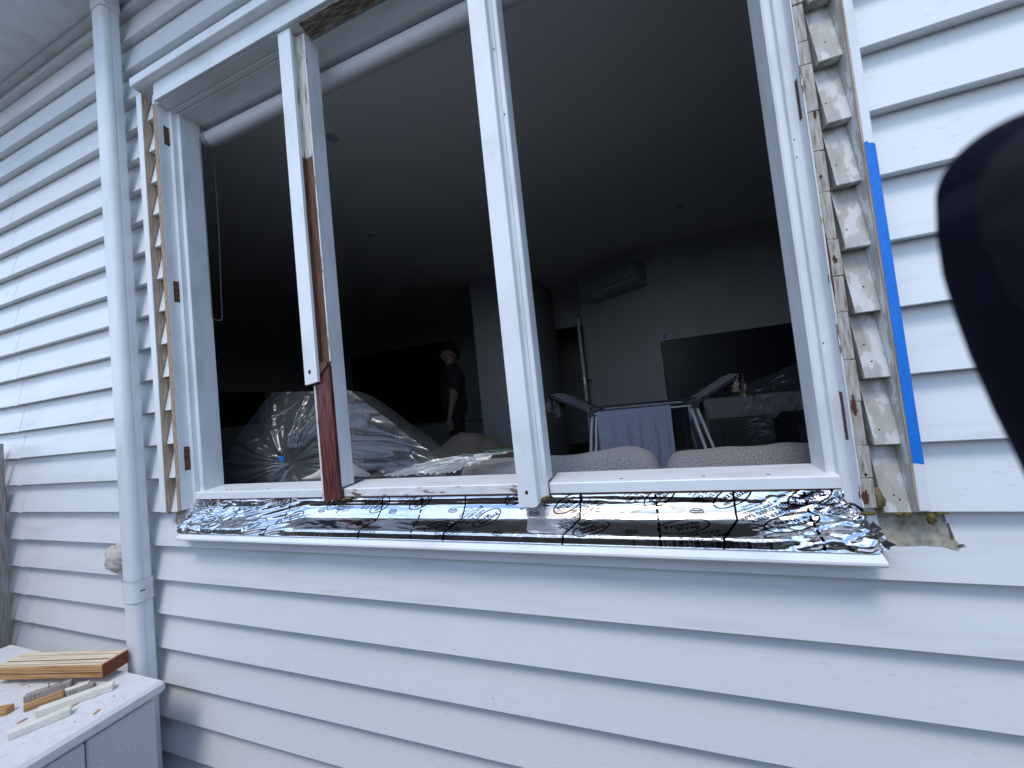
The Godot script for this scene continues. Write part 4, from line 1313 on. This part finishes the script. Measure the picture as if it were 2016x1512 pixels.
func make_far_room():
	# big screen
	var tv := thing("television", "large black flat screen on the wall beside the air conditioner", "television", Vector3(0.85, 0.64, -3.555))
	put(boxmesh(Vector3(-0.645, -0.34, 0.0), Vector3(0.645, 0.345, 0.05), 0.006), "case", M.black, tv)
	put(boxmesh(Vector3(-0.635, -0.325, 0.0495), Vector3(0.635, 0.336, 0.0525)), "panel", M.black_gloss, tv)
	# low pale unit under it
	var un := thing("low_unit", "low grey storage unit under the large screen", "cabinet", Vector3(0.95, FLOOR_Y, -3.33))
	put(boxmesh(Vector3(-0.8, 0.0, -0.22), Vector3(1.2, 0.52, 0.20), 0.01), "carcass", M.unit, un)
	for k in 4:
		put(boxmesh(Vector3(-0.79 + 0.495 * k, 0.05, 0.199), Vector3(-0.305 + 0.495 * k, 0.48, 0.215), 0.004), "drawer_front", M.unit, un)
	# dark covered chest nearer the window, with a pale book on it
	var cb := thing("dark_chest", "black covered chest at the right end of the room", "chest", Vector3(1.15, FLOOR_Y, -1.9))
	put(boxmesh(Vector3(-0.32, 0.0, -0.3), Vector3(0.75, 0.66, 0.3), 0.06), "body", M.black, cb)
	put(boxmesh(Vector3(-0.36, 0.0, 0.30), Vector3(0.75, 0.42, 0.36), 0.02), "plinth", M.black, cb)
	var bk := put(boxmesh(Vector3(0.88, 0.04, -1.53), Vector3(1.10, 0.075, -1.46), 0.004), "book", M.white_in)
	tag(bk, "pale book lying in front of the black chest", "book")
	var sh := put(boxmesh(Vector3(0.70, FLOOR_Y, -1.56), Vector3(1.45, 0.04, -1.42), 0.01), "side_shelf", M.black)
	tag(sh, "black shelf carrying the pale book", "shelf")
	# blue tape tab by the screen
	tag(put(boxmesh(Vector3(0.245, 1.01, -3.555), Vector3(0.275, 1.06, -3.552)), "tape_tab", M.tape_blue), "small blue tape tab on the wall above the large screen", "tape")
	# split air conditioner on the angled wall
	var ac := thing("air_conditioner", "white split air conditioner high on the angled wall above the open door", "air conditioner")
	var along := Vector3(-0.975, 0, -0.66).normalized()
	var outw := Vector3(-0.56, 0, 0.83).normalized()
	ac.transform = Transform3D(Basis(along, Vector3.UP, along.cross(Vector3.UP)), Vector3(0.225, 1.66, -3.56) + along * 0.10 + outw * 0.002)
	# local x along the wall, y up, z = along x up (into or out of the wall)
	var sgn: float = 1.0 if ac.transform.basis.z.dot(outw) > 0.0 else -1.0
	var pr := PackedVector2Array([Vector2(0, 0.0), Vector2(sgn * 0.15, 0.02), Vector2(sgn * 0.205, 0.07), Vector2(sgn * 0.215, 0.14), Vector2(sgn * 0.20, 0.27), Vector2(sgn * 0.18, 0.285), Vector2(0, 0.285)])
	var am := MB.new()
	am.prism_x(pr, 0.0, 0.80)
	put(am.done(), "case", M.hp, ac)
	for y in [0.105, 0.035]:
		put(boxmesh(Vector3(0.04, y, min(0.0, sgn * 0.02)), Vector3(0.76, y + 0.006, maxf(0.0, sgn * 0.02))).duplicate(), "louvre_slot", M.crack, ac).position.z = sgn * (0.197 if y > 0.1 else 0.15)
	# open door seen edge on
	var door := thing("open_door", "white room door standing open edge-on below the air conditioner", "door", Vector3(-0.768, FLOOR_Y, -4.02))
	door.rotation.y = atan2(0.768, 5.09)
	put(boxmesh(Vector3(-0.02, 0.008, -0.62), Vector3(0.02, 1.955, 0.0), 0.002), "leaf", M.white_in, door)
	put(boxmesh(Vector3(-0.012, 1.06, 0.0005), Vector3(0.012, 1.16, 0.003), 0.0008), "latch_plate", M.steel, door)
	var lv := MB.new()
	lv.tube([Vector3(-0.085, 1.112, -0.06), Vector3(0.085, 1.112, -0.06)], 0.008, 10)
	lv.tube([Vector3(-0.085, 1.112, -0.06), Vector3(-0.085, 1.112, -0.17)], 0.008, 10)
	lv.tube([Vector3(0.085, 1.112, -0.06), Vector3(0.085, 1.112, -0.17)], 0.008, 10)
	put(lv.done(), "lever_handle", M.black, door)
	# kitchen end: black panel over pale drawers
	var pn := put(boxmesh(Vector3(-5.85, 0.235, -5.395), Vector3(-3.42, 1.77, -5.36), 0.004), "wall_panel", M.black_gloss)
	tag(pn, "wide black glossy panel on the far wall behind the standing person", "panel")
	var kc := thing("kitchen_drawers", "pale kitchen drawer run below the black wall panel", "cabinet", Vector3(-4.2, FLOOR_Y, -5.1))
	put(boxmesh(Vector3(-1.8, 0.0, -0.28), Vector3(2.1, 0.66, 0.26), 0.004), "carcass", M.white_in, kc)
	for k in 5:
		for j in 2:
			put(boxmesh(Vector3(-1.79 + 0.775 * k, 0.05 + 0.30 * j, 0.259), Vector3(-1.03 + 0.775 * k, 0.345 + 0.30 * j, 0.278), 0.003), "drawer_front", M.white_in, kc)
	var mo := put(boxmesh(Vector3(-5.1, 0.215, -5.3), Vector3(-4.55, 0.40, -4.95), 0.01), "microwave", M.black)
	tag(mo, "dark appliance box standing on the pale kitchen drawers", "appliance")
	var sc := put(boxmesh(Vector3(-6.85, 0.55, -4.1), Vector3(-6.80, 1.15, -2.9), 0.006), "wall_screen", M.black_gloss)
	tag(sc, "smaller black screen on the left end wall of the room", "television")
	# downlights, all off
	for p in [[-1.531, -0.617], [0.463, -2.667], [-2.165, -1.686], [-2.838, -2.62], [-1.444, -2.667]]:
		var dl := thing("downlight", "unlit recessed round downlight in the ceiling", "downlight", Vector3(p[0], CEIL_Y, p[1]), "ceiling downlights")
		var r := MB.new()
		r.tube([Vector3(0, -0.006, 0), Vector3(0, 0.002, 0)], 0.052, 24)
		put(r.done(), "rim", M.ceil_in, dl)
		var l := MB.new()
		l.tube([Vector3(0, -0.0075, 0), Vector3(0, -0.0062, 0)], 0.038, 24)
		put(l.done(), "lens", M.lens_off, dl)


# ---------------------------------------------------------------- person: a distance field meshed as surface nets
func capsule(p: Vector3, a: Vector3, b: Vector3, ra: float, rb: float) -> float:
	var ab := b - a
	var t: float = clamp((p - a).dot(ab) / max(1e-9, ab.length_squared()), 0.0, 1.0)
	return p.distance_to(a + ab * t) - lerp(ra, rb, t)

func net(bones: Array, cell: float, k: float, mb: MB):
	# bones: [a, b, ra, rb]
	var lo := Vector3(1e9, 1e9, 1e9)
	var hi := -lo
	for q in bones:
		var r: float = max(q[2], q[3]) + cell * 2.0 + k
		for e in [q[0], q[1]]:
			lo = lo.min(e - Vector3.ONE * r)
			hi = hi.max(e + Vector3.ONE * r)
	var nx := int((hi.x - lo.x) / cell) + 2
	var ny := int((hi.y - lo.y) / cell) + 2
	var nz := int((hi.z - lo.z) / cell) + 2
	var f := PackedFloat32Array()
	f.resize(nx * ny * nz)
	f.fill(1.0)
	for q in bones:
		var r: float = max(q[2], q[3]) + cell * 2.0 + k
		var a: Vector3 = (q[0].min(q[1]) - Vector3.ONE * r - lo) / cell
		var b: Vector3 = (q[0].max(q[1]) + Vector3.ONE * r - lo) / cell
		for z in range(max(0, int(a.z)), min(nz, int(b.z) + 2)):
			for y in range(max(0, int(a.y)), min(ny, int(b.y) + 2)):
				for x in range(max(0, int(a.x)), min(nx, int(b.x) + 2)):
					var d := capsule(lo + Vector3(x, y, z) * cell, q[0], q[1], q[2], q[3])
					var i := (z * ny + y) * nx + x
					var o := f[i]
					var h: float = max(k - absf(o - d), 0.0) / k
					f[i] = min(o, d) - h * h * k * 0.25
	var vert := {}
	mb.smooth(true)
	var cell_vert := func(x: int, y: int, z: int) -> Vector3:
		var i := (z * ny + y) * nx + x
		if vert.has(i):
			return vert[i]
		var s := Vector3.ZERO
		var n := 0
		for e in [[0, 0, 0, 1, 0, 0], [0, 1, 0, 1, 1, 0], [0, 0, 1, 1, 0, 1], [0, 1, 1, 1, 1, 1], [0, 0, 0, 0, 1, 0], [1, 0, 0, 1, 1, 0], [0, 0, 1, 0, 1, 1], [1, 0, 1, 1, 1, 1], [0, 0, 0, 0, 0, 1], [1, 0, 0, 1, 0, 1], [0, 1, 0, 0, 1, 1], [1, 1, 0, 1, 1, 1]]:
			var d0 := f[((z + e[2]) * ny + y + e[1]) * nx + x + e[0]]
			var d1 := f[((z + e[5]) * ny + y + e[4]) * nx + x + e[3]]
			if (d0 < 0.0) != (d1 < 0.0):
				s += Vector3(x + e[0], y + e[1], z + e[2]).lerp(Vector3(x + e[3], y + e[4], z + e[5]), d0 / (d0 - d1))
				n += 1
		var p: Vector3 = lo + (s / max(1, n)) * cell
		vert[i] = p
		return p
	for z in range(1, nz - 1):
		for y in range(1, ny - 1):
			for x in range(1, nx - 1):
				var c := f[(z * ny + y) * nx + x] < 0.0
				if c != (f[(z * ny + y) * nx + x + 1] < 0.0):
					mb.flip(1 if c else -1, cell_vert.call(x, y - 1, z - 1), cell_vert.call(x, y, z - 1), cell_vert.call(x, y, z), cell_vert.call(x, y - 1, z))
				if c != (f[(z * ny + y + 1) * nx + x] < 0.0):
					mb.flip(1 if c else -1, cell_vert.call(x - 1, y, z - 1), cell_vert.call(x - 1, y, z), cell_vert.call(x, y, z), cell_vert.call(x, y, z - 1))
				if c != (f[((z + 1) * ny + y) * nx + x] < 0.0):
					mb.flip(1 if c else -1, cell_vert.call(x - 1, y - 1, z), cell_vert.call(x, y - 1, z), cell_vert.call(x, y, z), cell_vert.call(x - 1, y, z))
	mb.smooth(false)

func make_person(label: String, at: Vector3, turn: float, arms_up: bool):
	var V := func(x: float, y: float, z: float) -> Vector3: return Vector3(x, y, z)
	var o := thing("person", label, "person", at)
	o.rotation.y = turn
	# local: faces +z, height 1.70
	var hands := []
	var body := MB.new()
	var bones := [
		[V.call(0, 0.92, 0), V.call(0, 1.05, 0.01), 0.125, 0.125], [V.call(0, 1.05, 0.01), V.call(0, 1.26, 0.0), 0.125, 0.135],
		[V.call(-0.08, 0.94, 0), V.call(0.08, 0.94, 0), 0.105, 0.105], [V.call(-0.11, 1.32, -0.005), V.call(0.11, 1.32, -0.005), 0.098, 0.098],
		[V.call(0, 1.38, -0.01), V.call(0, 1.48, 0.02), 0.058, 0.052],
	]
	for s in [-1, 1]:
		var fwd: float = 0.09 if s > 0 else 0.02
		bones.append([V.call(0.13 * s, 1.37, -0.005), V.call(0.185 * s, 1.345, -0.005), 0.062, 0.062])
		var elbow: Vector3 = V.call(0.225 * s, 1.06, fwd * 0.3)
		var wrist: Vector3 = V.call(0.225 * s, 0.82, fwd)
		if arms_up:
			elbow = V.call(0.235 * s, 1.12, 0.12)
			wrist = V.call(0.115 * s, 1.36, 0.27)
		bones.append([V.call(0.19 * s, 1.345, -0.005), elbow, 0.052, 0.042])
		bones.append([elbow, wrist, 0.040, 0.028])
		bones.append([V.call(0.085 * s, 0.90, 0), V.call(0.10 * s, 0.48, 0.015), 0.088, 0.058])
		bones.append([V.call(0.10 * s, 0.48, 0.015), V.call(0.105 * s, 0.09, -0.015), 0.056, 0.042])
		bones.append([V.call(0.105 * s, 0.05, -0.04), V.call(0.115 * s, 0.035, 0.14), 0.042, 0.034])
		hands.append([wrist, s])
	net(bones, 0.017, 0.05, body)
	# head: skull, jaw, brow, nose, ears
	var hd := [
		[V.call(0, 1.60, -0.015), V.call(0, 1.61, 0.02), 0.088, 0.085], [V.call(0, 1.535, 0.045), V.call(0, 1.525, 0.06), 0.058, 0.040],
		[V.call(0, 1.575, 0.098), V.call(0, 1.555, 0.118), 0.012, 0.015], [V.call(-0.035, 1.592, 0.086), V.call(0.035, 1.592, 0.086), 0.014, 0.014],
		[V.call(-0.02, 1.520, 0.092), V.call(0.02, 1.520, 0.092), 0.010, 0.010], [V.call(0, 1.47, 0.015), V.call(0, 1.56, 0.0), 0.054, 0.056],
		[V.call(-0.088, 1.585, 0.0), V.call(-0.090, 1.555, 0.0), 0.014, 0.010], [V.call(0.088, 1.585, 0.0), V.call(0.090, 1.555, 0.0), 0.014, 0.010],
	]
	net(hd, 0.0075, 0.018, body)
	for h in hands:
		var s: float = h[1]
		var turn_hand := Transform3D.IDENTITY
		if arms_up:
			turn_hand = Transform3D(Basis(Vector3(1, 0, 0), PI * 0.9) * Basis(Vector3(0, 0, 1), -0.35 * s), h[0])
		else:
			turn_hand = Transform3D(Basis.IDENTITY, h[0])
		var w := Vector3.ZERO
		var hb := [[w, w + Vector3(0, -0.05, 0.008), 0.024, 0.027], [w + Vector3(0, -0.05, 0.022), w + Vector3(0, -0.09, 0.025), 0.018, 0.018], [w + Vector3(0, -0.05, -0.012), w + Vector3(0, -0.088, -0.014), 0.018, 0.017]]
		for k in 4:
			var dz: float = 0.031 - 0.0195 * k
			var L: float = [0.036, 0.042, 0.039, 0.031][k]
			var k0 := w + Vector3(0, -0.10, dz)
			var k1 := k0 + Vector3(-0.008 * s, -L, 0.002)
			hb.append([k0, k1, 0.0088, 0.008])
			hb.append([k1, k1 + Vector3(-0.018 * s, -L * 0.62, 0.0), 0.008, 0.0065])
		hb.append([w + Vector3(-0.01 * s, -0.035, 0.03), w + Vector3(-0.02 * s, -0.07, 0.05), 0.012, 0.0095])
		hb.append([w + Vector3(-0.02 * s, -0.07, 0.05), w + Vector3(-0.026 * s, -0.10, 0.052), 0.0095, 0.008])
		for q in hb:
			q[0] = turn_hand * q[0]
			q[1] = turn_hand * q[1]
		net(hb, 0.0038, 0.007, body)
	put(body.done(), "body", M.skin, o)
	# clothes a little outside the body
	var sh := MB.new()
	var shirt := [
		[V.call(0, 0.93, 0), V.call(0, 1.05, 0.01), 0.148, 0.145], [V.call(0, 1.05, 0.01), V.call(0, 1.26, 0.0), 0.143, 0.150],
		[V.call(-0.12, 1.325, -0.005), V.call(0.12, 1.325, -0.005), 0.110, 0.110], [V.call(0, 1.37, -0.012), V.call(0, 1.415, 0.0), 0.075, 0.066],
	]
	for s in [-1, 1]:
		shirt.append([V.call(0.14 * s, 1.37, -0.005), V.call(0.19 * s, 1.345, -0.005), 0.074, 0.070])
		shirt.append([V.call(0.19 * s, 1.345, -0.005), V.call(0.217 * s, 1.20, 0.06) if arms_up else V.call(0.212 * s, 1.17, 0.0), 0.068, 0.064])
	net(shirt, 0.017, 0.045, sh)
	put(sh.done(), "t_shirt", M.shirt, o)
	var tr := MB.new()
	var trs := [[V.call(-0.08, 0.93, 0), V.call(0.08, 0.93, 0), 0.122, 0.122]]
	for s in [-1, 1]:
		trs.append([V.call(0.085 * s, 0.90, 0), V.call(0.10 * s, 0.48, 0.015), 0.103, 0.078])
		trs.append([V.call(0.10 * s, 0.48, 0.015), V.call(0.105 * s, 0.11, -0.015), 0.076, 0.068])
	net(trs, 0.017, 0.035, tr)
	put(tr.done(), "trousers", M.shirt, o)
	var ha := MB.new()
	net([[V.call(0, 1.625, -0.03), V.call(0, 1.64, 0.02), 0.094, 0.088], [V.call(-0.05, 1.65, 0.07), V.call(0.05, 1.65, 0.07), 0.034, 0.034], [V.call(0, 1.56, -0.07), V.call(0, 1.60, -0.06), 0.05, 0.07]], 0.008, 0.02, ha)
	put(ha.done(), "hair", M.hair, o)


func make_phone():  # goes with the unseen person added behind the camera
	var o := thing("phone", "black mobile phone held up towards the window by the added unseen person outside", "phone", Vector3(0.0, 0.44, 1.10))
	put(boxmesh(Vector3(-0.075, -0.06, 0.0), Vector3(0.075, 0.02, 0.008), 0.003), "case", M.black, o)
	put(boxmesh(Vector3(-0.070, -0.056, 0.0078), Vector3(0.070, 0.016, 0.0092)), "glass", M.black_gloss, o)


# ---------------------------------------------------------------- dark handle close to the lens
func make_handle():
	var basis := Basis(Vector3(0.936221, -0.103408, -0.335852), Vector3(0.112781, 0.993584, 0.008466), Vector3(0.332821, -0.045804, 0.941877))
	var eye := Vector3(0, 0.48116, 1.07378)
	var P := func(px: float, py: float, d: float) -> Vector3:
		return eye + basis * Vector3((px - 1008.0) / 744.13 * d, -(py - 756.0) / 744.13 * d, -d)
	var o := thing("tool_handle", "rounded black tool handle held up close, out of focus, in front of the boards", "handle")
	var d := 0.085
	var path := []
	var rad := []
	var r0 := 122.0
	for k in 12:
		var a := PI / 2 * (k + 0.35) / 12.0
		path.append(P.call(2024.0 - 0.36 * r0 * cos(a), 350.0 - 0.93 * r0 * cos(a), d))
		rad.append(r0 * sin(a) / 744.13 * d)
	for q in [[2024, 350, 122], [2028, 420, 123], [2038, 500, 122], [2060, 580, 120], [2090, 664, 120], [2142, 784, 120], [2194, 889, 120], [2270, 1050, 122], [2360, 1240, 126]]:
		path.append(P.call(q[0], q[1], d))
		rad.append(q[2] / 744.13 * d)
	var b := MB.new()
	b.tube(path, rad, 40)
	put(b.done(), "grip", M.handle, o)
	var pad := MB.new()
	var pp := []
	var pr := []
	for q in [[2060, 236, 12], [2062, 250, 50], [2066, 280, 82], [2076, 340, 104], [2098, 450, 110], [2130, 560, 104], [2162, 660, 80], [2178, 720, 40], [2186, 745, 10]]:
		pp.append(P.call(q[0], q[1], d - 0.0065))
		pr.append(q[2] / 744.13 * d)
	pad.tube(pp, pr, 28)
	put(pad.done(), "thumb_pad", M.handle_pad, o)


func _ready():
	make_view()
	make_materials()
	make_house()
	make_window()
	make_room()
	make_foil()
	make_outside_fittings()
	make_added_shade_fence()
	make_storage_box()
	make_offcuts()
	make_blind()
	make_sofa()
	make_rack()
	make_plastic()
	make_far_room()
	make_person("person in black T-shirt and dark trousers standing with arms hanging, face turned aside", Vector3(-2.18, FLOOR_Y, -2.98), deg_to_rad(-58), false)
	make_person("person in dark clothes added out of view in the yard to shade the low boards, holding up a phone", Vector3(0.25, GROUND_Y, 1.37), PI + 0.7, true)  # unseen person behind the camera, added to shade low boards and darken the foil
	make_phone()
	make_handle()
